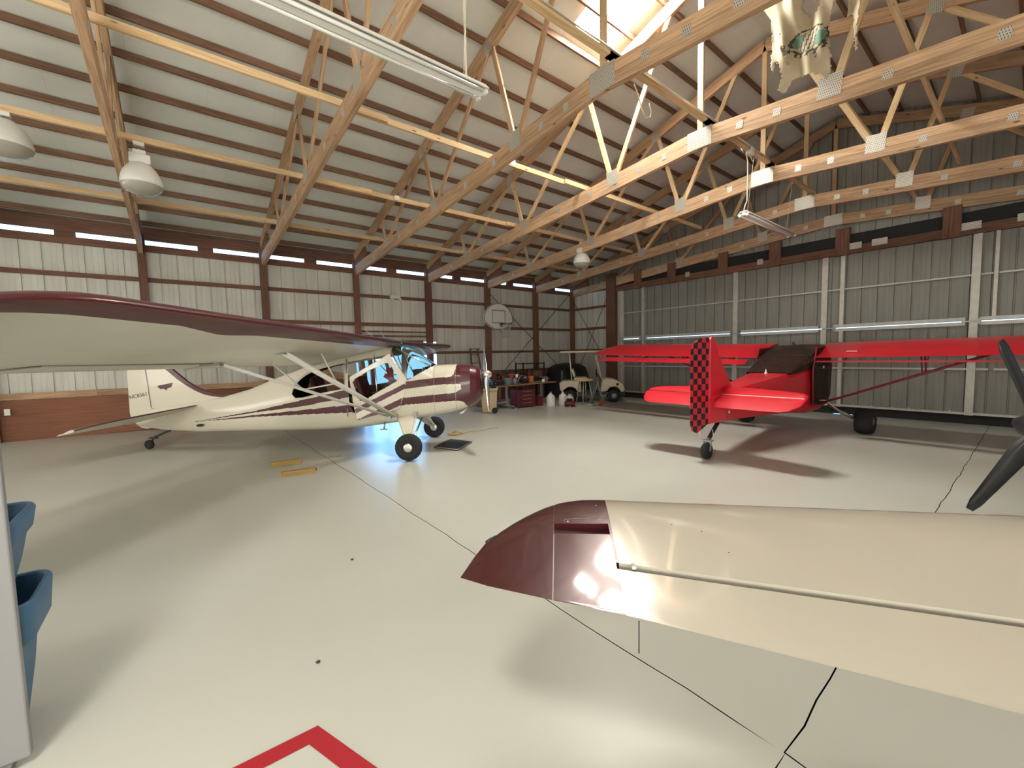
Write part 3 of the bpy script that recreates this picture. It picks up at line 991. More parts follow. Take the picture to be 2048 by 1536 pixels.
# door standing ajar (hinged at its front edge)
def dpt(u, z, off=0.0):
    n = Vector((-.48, 1, 0)).normalized()
    return Vector((u, -.40 + (u + .2) * .48, z)) + n * off
D_OUT = [(-.963, 1.296), (-.388, 1.661), (-.137, 1.192), (-.259, .739), (-.886, .582), (-.92, .834)]
D_WIN = [(-.95, 1.213), (-.905, 1.275), (-.70, 1.40), (-.478, 1.509), (-.41, 1.515), (-.36, 1.46), (-.264, 1.275), (-.282, 1.2), (-.55, 1.05), (-.80, .893), (-.855, .903)]
D_WIN = [(.965 * (x + .6) - .6 + .005, z) for x, z in D_WIN]
D_S1 = [(-.158, 1.16), (-.666, .905), (-.913, .774), (-.897, .701), (-.171, 1.062)]
D_S2 = [(-.221, .908), (-.822, .625), (-.90, .585), (-.886, .575), (-.678, .591), (-.244, .786)]
nu, nz_ = 78, 96
drows = [[dpt(lerp(-.975, -.12, i / nu), lerp(.565, 1.675, j / nz_)) for j in range(nz_ + 1)] for i in range(nu + 1)]
k = MB()
dk = lambda i, j, c: inpoly(c.x, c.z, D_OUT) and not inpoly(c.x, c.z, D_WIN)
dm = lambda i, j, c: 1 if (inpoly(c.x, c.z, D_S1) or inpoly(c.x, c.z, D_S2)) else 0
k.grid(drows, 0, False, matf=dm, keep=dk)
k.grid([[p + Vector((-.48, 1, 0)).normalized() * .022 for p in r] for r in drows], 0, False, keep=dk)
dr = k.build('door', [M['cream'], M['maroon']], ch)
k = MB(); k.grid([[p + Vector((-.48, 1, 0)).normalized() * .010 for p in r] for r in drows], 0, False, keep=lambda i, j, c: inpoly(c.x, c.z, D_WIN)); k.build('door_window', M['acrylic'], dr)
k = MB(); pts = [dpt(x, z, .010) for x, z in D_OUT]; k.tube(pts, .010, 6, closed=True); k.build('door_frame', M['cream'], dr)
k = MB(); k.box(dpt(-.86, .80, -.02), (.09, .02, .025)); k.build('door_handle', M['alu'], dr)
# window rims, cabin tubes
k = MB(); k.tube([(x, ch_point(x, PI).y * .985, z) for x, z in P_REARWIN], .008, 6, closed=True); k.build('window_rim', M['cream'], ch)
for vv in (-.33, .33):
    for a, b in (((-1.19, vv * 1.12, .6), (-1.19, vv, 1.60)), ((-.14, vv * 1.12, 1.2), (-.40, vv, 1.70)), ((.27, vv * .8, 1.44), (-.32, vv * .9, 1.76)), ((-.65, vv * 1.12, .7), (-.7, vv, 1.66))):
        k = MB(); k.tube([a, b], .012, 6); k.build('cabin_tube', M['alu'], ch)
k = MB(); k.box((.16, 0, 1.30), (.05, .66, .24)); k.build('instrument_panel', M['black'], ch)
k = MB(); k.box((.02, -.2, 1.32), (.10, .26, .14)); k.build('paper_bundle', M['paper'], ch)
for nm, u0, ms in (('front_seat', -.75, 'seatred'), ('rear_seat', -1.55, 'seatred')):
    k = MB(); k.box((u0, 0, .80), (.40, .46, .10)); k.build(nm, M[ms], ch, .03)
    k = MB(); k.beam((u0 - .20, 0, .82), (u0 - .34, 0, 1.28), .44, .08, (1, 0, 0)); k.build('seat_back', M[ms], ch, .03)
k = MB(); k.tube([(-.3, 0, .6), (-.38, 0, 1.02)], .014, 8); k.build('control_stick', M['steel'], ch)
k = MB(); k.beam((-.52, -.15, 1.42), (-.42, -.12, .98), .09, .012, (0, 1, 0)); k.beam((-.60, -.13, 1.30), (-.36, -.16, 1.15), .08, .012, (0, 1, 0)); k.build('seat_belt', [M['red']], ch)
k = MB(); k.beam((-.47, -.16, 1.20), (-.40, -.13, .95), .12, .014, (0, 1, 0)); k.build('sun_visor', M['paper'], ch)
k = MB(); k.box((-.7, 0, .62), (1.7, .60, .03)); k.build('cabin_floor', M['black'], ch)
# panel lines on the cowl
for uu in (.33, .70):
    k = MB(); k.tube([ch_point(uu, a) * 1.0 + Vector((0, 0, 0)) for a in [PI + (i - 12) * .1 for i in range(25)]], .004, 4); k.build('cowl_seam', M['steel'], ch)
k = MB(); k.tube([(.88, -.16, .70), (.80, -.20, .62), (.74, -.22, .585)], .022, 10); k.build('exhaust_pipe', M['alu'], ch)
for s in (-1, 1):
    k = MB(); k.lathe([(.001, 0), (.085, 0), (.085, .015), (.001, .015)], 16, 0, (1, 0, 0), (1.128, s * .15, 1.13)); k.build('air_inlet', M['black'], ch)
# nose, propeller
PA = Vector((math.cos(R(9)), 0, math.sin(R(9))))
HUB = Vector((1.20, 0, 1.262))
k = MB(); k.lathe([(.075, -.07), (.085, 0), (.075, .05), (.045, .095), (.001, .115)], 20, 0, PA, HUB); k.build('spinner', M['alu'], ch)
up_ = PA.cross(Vector((0, 1, 0))).normalized(); up_ = up_ if up_.z > 0 else -up_
for s in (1, -1):
    k = MB(); blade(k, HUB, PA, (up_ * math.cos(R(48)) + Vector((0, 1, 0)) * math.sin(R(48))) * s, .05, .86, .15, R(24)); k.build('propeller_blade', M['alu'], ch)
# wing, two halves
DIH = .0105
CHT = .185
def ch_wing(s, nm):
    secs = []
    tip = 6.10
    vs = [.02, .4, .8, 1.4, 2.0, 2.6, 3.2, 3.8, 4.2, 4.6, 5.0, 5.3, 5.45, 5.6, 5.7, 5.8, 5.88, 5.95, 6.0, 6.04, 6.07, 6.09, 6.099]
    for v in vs:
        lu, tu = -.30, -1.93
        dz = 0
        if v > 5.3:
            q = (v - 5.3) / (tip - 5.3)
            lu -= (1 - max(0, 1 - q ** 2.6) ** (1 / 2.6)) * 1.05; dz = -.05 * q * q
        if v > 5.0:
            q = (v - 5.0) / (tip - 5.0)
            tu += (1 - math.sqrt(max(0, 1 - q * q))) * .52
        zl = 1.865 + DIH * v + dz
        slope = (1.865 - 1.500) / 1.63
        secs.append((v * s, lu, zl - (-.30 - lu) * slope, tu, zl - (-.30 - tu) * slope, CHT * (1 if v < 5.2 else max(.15, 1 - ((v - 5.2) / .9) ** 2 * .85))))
    return secs
def band(v):
    v = abs(v)
    if v < 3.9: return .115
    if v < 4.25: return lerp(.115, .15, (v - 3.9) / .35)
    if v < 4.75: return lerp(.15, .085, (v - 4.25) / .5)
    return .085
for s, nm in ((-1, 'right_wing'), (1, 'left_wing')):
    secs = ch_wing(s, nm)
    # resample finely for clean colour edges
    fine = []
    for a, b in zip(secs, secs[1:]):
        n = max(1, int(abs(b[0] - a[0]) / .08))
        for i in range(n): fine.append(tuple(lerp(p, q, i / n) for p, q in zip(a, b)))
    fine.append(secs[-1])
    rws = wing_rows(fine, 39, band)
    def wm(i, j, c):
        # upper half runs TE->LE (39 cells), lower half LE->TE; the first third of the cells is the band
        return 1 if 26 <= j < 52 or abs(c.y) > 6.04 else 0
    k = MB(); k.grid(rws, 0, True, True, matf=wm)
    k.face(list(range(len(rws[0]))), 0); nb = len(k.v) - len(rws[0]); k.face([nb + j for j in range(len(rws[0]))], 1)
    wg = k.build(nm, [M['fabric'], M['maroon']], ch)
    # aileron gap on the underside
    sl = (1.865 - 1.5) / 1.63
    def und(u, v, d=-.008): return Vector((u, v * s, 1.865 + DIH * v - (-.30 - u) * sl - .035 * (1 - (-.3 - u) / 1.63) - .012 + d))
    k = MB(); k.tube([und(-1.60, 2.95), und(-1.60, 4.6)], .007, 5); k.tube([und(-1.60, 4.6), und(-1.90, 5.0)], .006, 5); k.tube([und(-1.60, 2.95), und(-1.92, 2.95)], .005, 5); k.build('aileron_gap', M['steel'], wg)
    k = MB(); k.tube([und(-1.56, 2.98), und(-1.62, 3.0, -.03), und(-1.68, 3.02)], .008, 6); k.build('aileron_horn', M['steel'], wg)
    # struts
    f0, f1 = Vector((-.36, s * .40, .585)), und(-1.02, 2.6, .01)
    r0, r1 = Vector((-.46, s * .42, .60)), und(-1.62, 2.85, .01)
    for a, b, nm2, rr in ((f0, f1, 'front_strut', .055), (r0, r1, 'rear_strut', .042)):
        k = MB(); d = (b - a).normalized(); sd = Vector((1, 0, 0)); sd = (sd - d * sd.dot(d)).normalized(); nn = d.cross(sd)
        rows2 = []
        for p in (a, b): rows2.append([p + sd * (rr * math.cos(t)) + nn * (rr * .42 * math.sin(t)) for t in [2 * PI * i / 12 for i in range(12)]])
        k.grid(rows2, 0, True, True); k.face(range(12)); k.face(range(12, 24)); k.build(nm2, M['white'], ch)
        k = MB(); k.box(a, (.09, .06, .09)); k.build('strut_fitting', M['steel'], ch)
        k = MB(); k.box(b + Vector((0, 0, -.01)), (.12, .07, .06)); k.build('strut_fitting', M['steel'], ch)
    jf = f0.lerp(f1, .60); jr = r0.lerp(r1, .60)
    for a, b in ((jf, und(-.95, abs(jf.y) + .02)), (jr, und(-1.55, abs(jr.y) + .05)), (jf, jr)):
        k = MB(); k.tube([a, b], .011, 6); k.build('jury_strut', M['white'], ch)
# fin and rudder
def slab_poly(poly, th, nm, mt, par, mf=None, edge=.5):
    k = MB(); k.prism(poly, (0, 0, 0), (1, 0, 0), (0, 0, 1), (0, 1, 0), -th / 2, th / 2)
    return k.build(nm, mt, par, .006)
FIN = [(-4.96, .76), (-5.04, 1.62), (-4.90, 1.70), (-4.76, 1.665), (-4.63, 1.57), (-4.485, 1.44), (-4.262, 1.245), (-4.11, 1.145), (-3.958, 1.07), (-3.75, 1.01), (-3.55, .965), (-3.55, .90), (-4.3, .80)]
slab_poly(FIN, .036, 'fin', M['cream'], ch)
BAND = [(-4.90, 1.705), (-4.76, 1.67), (-4.63, 1.575), (-4.485, 1.445), (-4.262, 1.25), (-4.11, 1.15), (-3.958, 1.075), (-3.75, 1.014), (-3.50, .985), (-3.36, .995), (-3.45, .965), (-3.62, .945), (-3.80, .962), (-3.962, 1.0), (-4.12, 1.07), (-4.298, 1.18), (-4.449, 1.295), (-4.62, 1.45), (-4.80, 1.58), (-4.93, 1.62)]
slab_poly(BAND, .044, 'fin_stripe', M['maroon'], ch)
RUD = [(-4.97, .43), (-4.96, .80), (-5.02, 1.60), (-5.08, 1.68), (-5.18, 1.70), (-5.28, 1.65), (-5.345, 1.55), (-5.372, 1.43), (-5.385, .70), (-5.37, .60), (-5.30, .50), (-5.20, .415), (-5.08, .385)]
rud = slab_poly(RUD, .03, 'rudder', M['cream'], ch)
k = MB(); k.tube([(-4.965, -.024, .78), (-5.03, -.024, 1.62)], .006, 5); k.build('hinge_line', M['steel'], rud)
def text(body_, size, mx, name, mt, par, ext=.0015, spacing=1.0):
    cu = bpy.data.curves.new(name, 'FONT'); cu.body = body_; cu.size = size; cu.extrude = ext; cu.space_character = spacing
    cu.align_x = 'CENTER'; cu.align_y = 'CENTER'
    tmp = bpy.data.objects.new('tmp', cu); COL.objects.link(tmp)
    dg = bpy.context.evaluated_depsgraph_get()
    me = bpy.data.meshes.new_from_object(tmp.evaluated_get(dg))
    bpy.data.objects.remove(tmp, do_unlink=True)
    me.name = name; me.transform(mx); me.materials.clear(); me.materials.append(mt)
    o = bpy.data.objects.new(name, me); COL.objects.link(o); o.parent = par
    return o
def side_mx(u, v, z, ang):
    """text reading towards +u, facing -v, baseline tilted by ang"""
    ex = Vector((math.cos(ang), 0, math.sin(ang))); ey = Vector((-math.sin(ang), 0, math.cos(ang))); ez = ex.cross(ey)
    return Matrix(((ex.x, ey.x, ez.x, u), (ex.y, ey.y, ez.y, v), (ex.z, ey.z, ez.z, z), (0, 0, 0, 1)))
text('NC85611', .094, side_mx(-5.168, -.0175, 1.006, R(11)), 'registration_lettering', M['maroon'], rud, spacing=1.08)
LOGO = [(-.150, .018), (-.128, .045), (.150, .055), (.135, .030), (.118, .022), (.126, .002), (.102, -.006), (.106, -.022), (.035, -.026), (.000, -.062), (-.035, -.026), (-.108, -.026), (-.104, -.010), (-.130, -.002), (-.122, .016)]
k = MB(); k.prism(LOGO, (-4.672, 0, 1.155), (math.cos(R(8)), 0, math.sin(R(8))), (-math.sin(R(8)), 0, math.cos(R(8))), (0, 1, 0), -.0235, -.018); k.build('tail_emblem', M['maroon'], ch)
# horizontal tail
STZ = lambda u: .81 + .27 * (u + 4.08)
def stab(s):
    out = [(.06, -4.06, -5.02), (.5, -4.16, -5.02), (.9, -4.27, -5.02), (1.2, -4.38, -5.02), (1.36, -4.50, -5.02), (1.45, -4.62, -5.02), (1.52, -4.80, -5.00)]
    rows2 = []
    secs = [(v * s, lu, STZ(lu), tu, STZ(tu), .045) for v, lu, tu in out]
    r_ = wing_rows(secs, 14)
    k = MB(); k.grid(r_, 0, True, True, matf=lambda i, j, c: 1 if 11 <= j <= 15 else 0)
    k.face(range(len(r_[0]))); nb = len(k.v) - len(r_[0]); k.face([nb + j for j in range(len(r_[0]))])
    st = k.build('stabilizer', [M['fabric'], M['maroon']], ch)
    out = [(.10, -5.03, -5.34), (.6, -5.03, -5.36), (1.1, -5.03, -5.33), (1.35, -5.03, -5.24), (1.50, -5.01, -5.10)]
    secs2 = [(v * s, lu, STZ(lu), tu, STZ(lu) + .20 * (tu - lu), .022) for v, lu, tu in out]
    r_ = wing_rows(secs2, 10)
    k = MB(); k.grid(r_, 0, True, True); k.face(range(len(r_[0]))); nb = len(k.v) - len(r_[0]); k.face([nb + j for j in range(len(r_[0]))])
    k.build('elevator', M['fabric'], ch)
    for zz, p in ((.42, 'lower'),):
        k = MB(); k.tube([(-4.70, s * .03, zz), (-4.75, s * .95, STZ(-4.75))], .004, 4); k.build('tail_brace_wire', M['alu'], ch)
stab(-1); stab(1)
# main gear
TR = .215
for s in (-1, 1):
    k = MB()
    k.prism([(-.31, .56), (-.05, .60), (-.035, .36), (-.06, .28), (.0, .22), (.05, .2), (.05, .27), (-.02, .62)], (0, s * .38, 0), (1, 0, 0), (0, 0, 1), (0, 1, 0), -.001, .001)
    k.v = []; k.f = []; k.m = []; k.uv = []; k.sm = []
    a0, a1 = Vector((-.32, s * .36, .55)), Vector((-.03, s * .36, .60)); b0_, b1 = Vector((-.03, s * .90, .20)), Vector((.06, s * .90, .20))
    th = Vector((0, .018, .02))
    for t_ in (-1, 1):
        for p in (a0, a1, b1, b0_): k.v.append(p + th * t_)
    k.face((0, 1, 2, 3)); k.face((7, 6, 5, 4))
    for i in range(4): j = (i + 1) % 4; k.face((i, 4 + i, 4 + j, j))
    k.build('gear_leg', M['cream'], ch, .008)
    k = MB(); k.tube([(.0, s * .35, .60), (.03, s * .90, .22)], .020, 8); k.build('gear_tube', M['white'], ch)
    k = MB(); k.tube([(.02, s * .02, .50), (.03, s * .86, .21)], .018, 8); k.build('shock_strut', M['alu'], ch)
    k = MB(); k.box((-.01, s * .37, .62), (.06, .06, .07)); k.build('gear_fitting', M['steel'], ch)
    gzw = gz(CH_ORG[0] + .02 * math.cos(CH_HD) - s * 1.0 * math.sin(CH_HD))
    c = (.025, s * .995, gzw + TR)
    k = MB(); wheel(k, c, TR, .165, .40); k.build('tyre', M['rubber'], ch)
    k = MB(); hubcap(k, c, TR, .165, .40); k.build('wheel_hub', M['alu'], ch)
    k = MB(); k.tube([(.025, s * .86, c[2]), (.025, s * 1.0, c[2])], .022, 8); k.build('axle', M['steel'], ch)
# tail wheel
gzt = gz(CH_ORG[0] - 5.06 * math.cos(CH_HD))
k = MB(); k.beam((-4.66, 0, .345), (-4.95, 0, .225), .04, .022); k.beam((-4.72, 0, .335), (-4.9, 0, .26), .04, .018); k.build('tail_spring', M['black'], ch)
k = MB(); k.tube([(-4.93, 0, .25), (-5.0, 0, .19), (-5.07, 0, gzt + .085)], .020, 8); k.box((-4.99, 0, .215), (.13, .06, .03)); k.build('tail_wheel_fork', M['black'], ch)
k = MB(); wheel(k, (-5.075, 0, gzt + .085), .085, .055, .35, 20); k.build('tail_tyre', M['rubber'], ch)
k = MB(); k.lathe([(.001, -.09), (.022, -.05), (.026, 0), (.014, .05), (.001, .07)], 12, 0, (1, 0, .1), (-3.98, -.135, .455)); k.build('tie_down_plug', M['black'], ch)
k = MB(); k.tube([(-.56, -.33, .49), (-.57, -.36, .37)], .014, 8); k.box((-.575, -.37, .362), (.12, .05, .014)); k.build('boarding_step', M['steel'], ch)
k = MB(); k.tube([(-.60, .10, 1.90), (-.72, .10, 2.10)], .004, 5); k.tube([(-.66, -.2, 1.90), (-.95, -.2, 2.16)], .004, 5); k.build('wire_antenna', M['alu'], ch)
k = MB(); k.lathe([(.02, 0), (.022, .03), (.016, .075), (.001, .085)], 10, 0, (0, 0, 1), (-.63, -.06, 1.88)); k.build('fuel_cap', M['alu'], ch)

# ------------------------------------------------ 2. red taildragger with a chequered rudder
RD_ORG, RD_HD = (6.385, 3.154), R(1.0)
rd = local_thing('red_aircraft', 'bright red high-wing aeroplane with black chequered rudder facing the metal door', 'aeroplane', RD_ORG, RD_HD)
RF = [(.02, .47, .86, .035, 2.6), (.35, .475, .925, .10, 3.5), (.8, .475, .985, .17, 5), (1.4, .455, 1.05, .25, 6), (2.0, .435, 1.105, .32, 7), (2.6, .40, 1.165, .385, 8), (3.0, .36, 1.22, .43, 8), (3.3, .33, 1.26, .46, 8), (3.8, .31, 1.27, .485, 7), (4.3, .33, 1.25, .48, 6), (4.6, .38, 1.24, .43, 4), (4.95, .50, 1.20, .34, 3), (5.15, .66, 1.14, .22, 2.5)]
def rd_ring(u):
    zb, zt, w_, n = interp(RF, u); h_ = zt - zb
    e = min(1, max(0, (u - .3) / 1.2)) * (1 if u < 4.3 else max(0, 1 - (u - 4.3) / .7))
    wt = w_ * lerp(.75, .90, e); zs = zt - h_ * lerp(.12, .10, e)
    half = [(0, zb - .01), (w_ * .80, zb), (w_, zb + h_ * .10), (w_ * 1.02, zb + h_ * .5), (w_, zs), (wt, zt), (wt * .5, zt + .012)]
    return [Vector((u, a, b)) for a, b in half] + [Vector((u, 0, zt + .016))] + [Vector((u, -a, b)) for a, b in half[:0:-1]]
def rd_pt(u, th):
    zb, zt, w_, n = interp(RF, u); ct, st = math.cos(th), math.sin(th)
    x = math.copysign(abs(ct) ** (2 / n), ct); y = math.copysign(abs(st) ** (2 / n), st)
    v = w_ * x * (1 - .22 * max(0, y) ** 2 * (1 if u < 3 else .5))
    return Vector((u, v, (zb + zt) / 2 + (zt - zb) / 2 * y))
us = [.02 + i * .06 for i in range(int(5.13 / .06) + 1)] + [5.15]
rows = [rd_ring(u) for u in us]; nr = len(rows[0])
k = MB(); k.grid(rows, 0, True, True); k.face(range(nr)); nb = len(k.v) - nr; k.face([nb + j for j in range(nr)])
o = k.build('fuselage', M['red'], rd); o.data.set_sharp_from_angle(angle=R(24))
# cabin: tinted glazing between deck and wing, darker doors
k = MB()
cab = []
for u, zb, zt, wb_, wt in ((2.42, 1.15, 1.165, .36, .36), (2.9, 1.19, 1.34, .42, .42), (3.3, 1.24, 1.46, .46, .50), (3.8, 1.25, 1.59, .485, .52), (4.3, 1.24, 1.69, .47, .52), (4.58, 1.23, 1.69, .44, .48), (4.95, 1.19, 1.24, .36, .30)):
    cab.append([(u, -wb_, zb - .02), (u, -wt * 1.04, lerp(zb, zt, .6)), (u, -wt * .9, zt), (u, 0, zt + .015), (u, wt * .9, zt), (u, wt * 1.04, lerp(zb, zt, .6)), (u, wb_, zb - .02)])
k.grid(cab, 0, False); k.build('canopy', M['smoke'], rd)
k = MB(); k.box((3.75, 0, .95), (1.3, .84, .04)); k.box((4.55, 0, 1.10), (.06, .84, .36)); k.box((3.05, 0, 1.02), (.04, .80, .34)); k.build('cabin_lining', M['black'], rd)
for s in (-1, 1):
    k = MB(); d_ = [(3.30, .50), (3.25, 1.20), (3.45, 1.62), (4.25, 1.66), (4.50, 1.25), (4.42, .62), (4.15, .46)]
    rws = [[Vector((x * 1.0 + .0, s * (.50 + .055 * math.sin(PI * t)), z)) for x, z in d_] for t in (0,)]
    k.prism(d_, (0, s * .50, 0), (1, 0, 0), (0, 0, 1), (0, s, 0), 0, .03); dd = k.build('bubble_door', M['smoke'], rd, .012)
    k = MB(); k.tube([(x, s * .52, z) for x, z in d_], .016, 6, closed=True); k.build('door_frame', M['red_dark'], dd)
k = MB(); k.box((3.9, -.534, 1.23), (.09, .004, .05)); k.build('door_label', M['paper'], rd)
for s in (-.2, .2):
    k = MB(); k.box((3.55, s, .70), (.45, .36, .12)); k.beam((3.33, s, .74), (3.10, s, 1.28), .34, .09, (1, 0, 0)); k.build('seat', M['black'], rd, .03)
for a, b in (((2.55, -.33, 1.16), (3.4, -.38, 1.44)), ((2.55, .33, 1.16), (3.4, .38, 1.44)), ((3.4, -.42, 1.2), (3.4, -.40, 1.46)), ((3.4, .42, 1.2), (3.4, .40, 1.46)), ((3.4, -.4, 1.45), (3.4, .4, 1.45))):
    k = MB(); k.tube([a, b], .016, 6); k.build('cabin_tube', M['red_dark'], rd)
k = MB(); k.lathe([(.045, 0), (.02, .02), (.012, .06), (.001, .10)], 12, 0, (0, 0, 1), (2.36, -.0, 1.145)); k.build('antenna_stub', M['whiteplast'], rd)
# wings
for s, nm, dih in ((1, 'left_wing', .030), (-1, 'right_wing', .010)):
    secs = []
    for v in (.50, 1.2, 2.2, 3.2, 4.2, 4.75, 4.95, 5.06):
        q = max(0, (v - 4.6) / .46)
        lu, tu = 4.56 - .42 * q * q, 3.32 + .10 * q
        zt_ = 1.425 + (dih * .85) * v; zl_ = 1.672 + dih * v
        z_at = lambda u_: lerp(zt_, zl_, (u_ - 3.32) / 1.24)
        secs.append((v * s, lu, z_at(lu), tu, z_at(tu), .15 * (1 - .6 * q * q)))
    rws = wing_rows(secs, 24)
    k = MB(); k.grid(rws, 0, True, True); k.face(range(len(rws[0]))); nb = len(k.v) - len(rws[0]); k.face([nb + j for j in range(len(rws[0]))])
    k.build(nm, M['red'], rd)
    fs = []
    for v in (.62, 1.5, 3.0, 4.2, 4.52):
        zz = 1.385 + .022 * v if s > 0 else 1.362
        uu = 3.20 + (.0 if v < 4.4 else -.05)
        fs.append((v * s, uu, zz, uu - .26, zz - (.095 if s > 0 else .01), .028))
    rws = wing_rows(fs, 12)
    k = MB(); k.grid(rws, 0, True, True); k.face(range(len(rws[0]))); nb = len(k.v) - len(rws[0]); k.face([nb + j for j in range(len(rws[0]))])
    k.build('flaperon', M['red'], rd)
    for v in (1.0, 2.1, 3.2, 4.3):
        k = MB(); k.beam((3.42, v * s, 1.415 + .025 * v * (s > 0)), (3.15, v * s, 1.37 + .022 * v * (s > 0)), .012, .05); k.build('flaperon_hanger', M['red_dark'], rd)
    wz = lambda v: 1.41 + dih * v
    a = Vector((3.75, s * .47, .47))
    for b, nm2 in ((Vector((4.25, s * 2.95, wz(2.95) + .09)), 'front_strut'), (Vector((3.62, s * 2.72, wz(2.72) + .0)), 'rear_strut')):
        k = MB(); k.tube([a + Vector((.25 if nm2 == 'front_strut' else 0, 0, .0)), b], .022, 8); st = k.build(nm2, M['red_dark'], rd)
    for u0 in (3.66, 4.12):
        t_ = .66; zz = lerp(.47, wz(2.8), t_)
        k = MB(); k.tube([(u0, s * lerp(.47, 2.8, t_), zz), (u0, s * 1.98, wz(2) + .05)], .012, 6); k.build('jury_strut', M['red_dark'], rd)
    k = MB(); k.tube([(3.7, s * .40, .55), (3.75, s * .62, .565), (3.85, s * .9, .29), (4.40 - .1, s * 1.02, .13)], .018, 8); k.build('gear_leg', M['steel'], rd)
    g_ = gz(RD_ORG[0] + 4.42)
    c = (4.42, s * 1.13, g_ + .262)
    k = MB(); wheel(k, c, .262, .30, .42); k.build('tyre', M['rubber'], rd)
    k = MB(); hubcap(k, c, .262, .30, .42); k.build('wheel_hub', M['steel'], rd)
    k = MB(); k.tube([(4.42, s * .5, .40), (4.42, s * 1.05, c[2])], .025, 8); k.build('gear_leg', M['steel'], rd)
k = MB(); k.box((3.55, -1.05, 1.545), (.02, .16, .012)); k.build('wing_marker', M['paper'], rd)
# tail
FINR = [(.07, .52), (.06, 1.78), (.10, 1.825), (.20, 1.815), (.32, 1.56), (.50, 1.36), (.68, 1.18), (.82, 1.02), (.82, .93), (.3, .90)]
k = MB(); k.prism(FINR, (0, 0, 0), (1, 0, 0), (0, 0, 1), (0, 1, 0), -.02, .02); k.build('fin', M['red'], rd, .008)
RR = [(.02, .47), (.02, 1.80), (-.05, 1.815), (-.16, 1.80), (-.26, 1.74), (-.305, 1.70), (-.335, 1.60), (-.335, .48), (-.30, .39), (-.22, .345), (-.10, .40)]
k = MB(); k.prism(RR, (0, 0, 0), (1, 0, 0), (0, 0, 1), (0, 1, 0), -.014, .014)
ca = R(-15.0)
k.v = [Vector((.04 + (p.x - .04) * math.cos(ca) - p.y * math.sin(ca), (p.x - .04) * math.sin(ca) + p.y * math.cos(ca), p.z)) for p in k.v]
ruo = k.build('rudder', M['checker'], rd)
for l_ in ruo.data.uv_layers[0].data: pass
uvd = ruo.data.uv_layers[0].data
for p in ruo.data.polygons:
    for li, vi in zip(p.loop_indices, p.vertices):
        co = ruo.data.vertices[vi].co; uvd[li].uv = (math.hypot(co.x - .04, co.y) + .0, co.z * .93)
for s in (1, -1):
    secs = [(v * s, lu, .905 + (lu - .30) * .28, .31, .905, .045) for v, lu in ((.03, .66), (.5, .62), (1.0, .54), (1.15, .48), (1.22, .40))]
    rws = wing_rows(secs, 12); k = MB(); k.grid(rws, 0, True, True); k.face(range(len(rws[0]))); nb = len(k.v) - len(rws[0]); k.face([nb + j for j in range(len(rws[0]))]); k.build('stabilizer', M['red'], rd)
    secs = [(v * s, .295, .905, tu, .905 - (.295 - tu) * .47, .03) for v, tu in ((.07, .02), (.13, -.045), (.6, -.045), (1.0, -.04), (1.10, .0), (1.20, .12), (1.225, .22))]
    rws = wing_rows(secs, 12); k = MB(); k.grid(rws, 0, True, True); k.face(range(len(rws[0]))); nb = len(k.v) - len(rws[0]); k.face([nb + j for j in range(len(rws[0]))]); k.build('elevator', M['red'], rd)
    k = MB(); k.tube([(.30, s * .10, .918), (.30, s * 1.2, .918)], .006, 5); k.build('hinge_line', M['paper' if s < 0 else 'red_dark'], rd)
k = MB(); k.lathe([(.03, 0), (.026, .012), (.001, .018)], 12, 0, (0, -1, 0), (.50, -.115, .62)); k.build('tail_lamp', M['whiteplast'], rd)
k = MB(); k.box((-.02, .16, .52), (.06, .10, .12)); k.build('trim_box', M['rubberblue'], rd)
g_ = gz(RD_ORG[0])
k = MB(); k.beam((.40, 0, .47), (.06, 0, .22), .06, .02); k.beam((.36, 0, .44), (.1, 0, .24), .05, .015); k.build('tail_spring', M['black'], rd)
k = MB(); k.tube([(.06, .0, .24), (.02, 0, .17)], .028, 10)
for s in (-1, 1): k.beam((.03, s * .055, .20), (0, s * .055, g_ + .13), .012, .04)
k.box((.03, 0, .205), (.09, .13, .02)); k.build('tail_wheel_fork', M['steel'], rd)
k = MB(); wheel(k, (0, 0, g_ + .128), .128, .10, .4, 22); k.build('tail_tyre', M['rubber'], rd)
for s in (-1, 1):
    k = MB(); k.tube([(-.03, s * .10, .40), (.0, s * .11, .26), (.02, s * .09, .205)], .006, 5); k.build('steering_spring', M['alu'], rd)
HB = Vector((5.22, 0, .98))
k = MB(); k.lathe([(.11, -.02), (.11, .05), (.07, .15), (.001, .2)], 18, 0, (1, 0, .2), HB); k.build('spinner', M['red'], rd)
for a in (32, 212):
    k = MB(); blade(k, HB, (1, 0, .2), (0, math.cos(R(a + 30)), math.sin(R(a + 30))), .05, .90, .12, R(20)); k.build('propeller_blade', M['blackmetal'], rd)

# ------------------------------------------------ 3. pearl low-wing aeroplane in the right foreground
LW_ORG, LW_HD = (4.4, -1.0), R(45)
lw = local_thing('low_wing_aircraft', 'pearl white low-wing aeroplane with maroon wing tip in the right foreground', 'aeroplane', LW_ORG, LW_HD)
LEu = lambda s: -.141 - (3.583 - s) * .0155
TEu = lambda s: -.987 - (3.594 - s) * .276
LEz = lambda s: .80 - (3.583 - s) * .0176
TEz = lambda s: .70 - (3.594 - s) * .048
TIP_LE = [(3.583, -.141, .800), (3.686, -.143, .801), (3.75, -.160, .801), (3.822, -.187, .798), (3.90, -.245, .793), (3.975, -.318, .785), (4.045, -.405, .776), (4.106, -.495, .766), (4.161, -.596, .755), (4.19, -.70, .743), (4.218, -.835, .728)]
TIP_TE = [(3.583, -.990, .6995), (3.865, -.931, .711), (4.102, -.877, .721), (4.218, -.8375, .7277)]
def lw_edges(s):
    lu, tu, lz, tz = LEu(s), TEu(s), LEz(s), TEz(s)
    if s > 3.583:
        lu, lz = interp(TIP_LE, s); tu, tz = interp(TIP_TE, s)
    return lu, lz, tu, tz
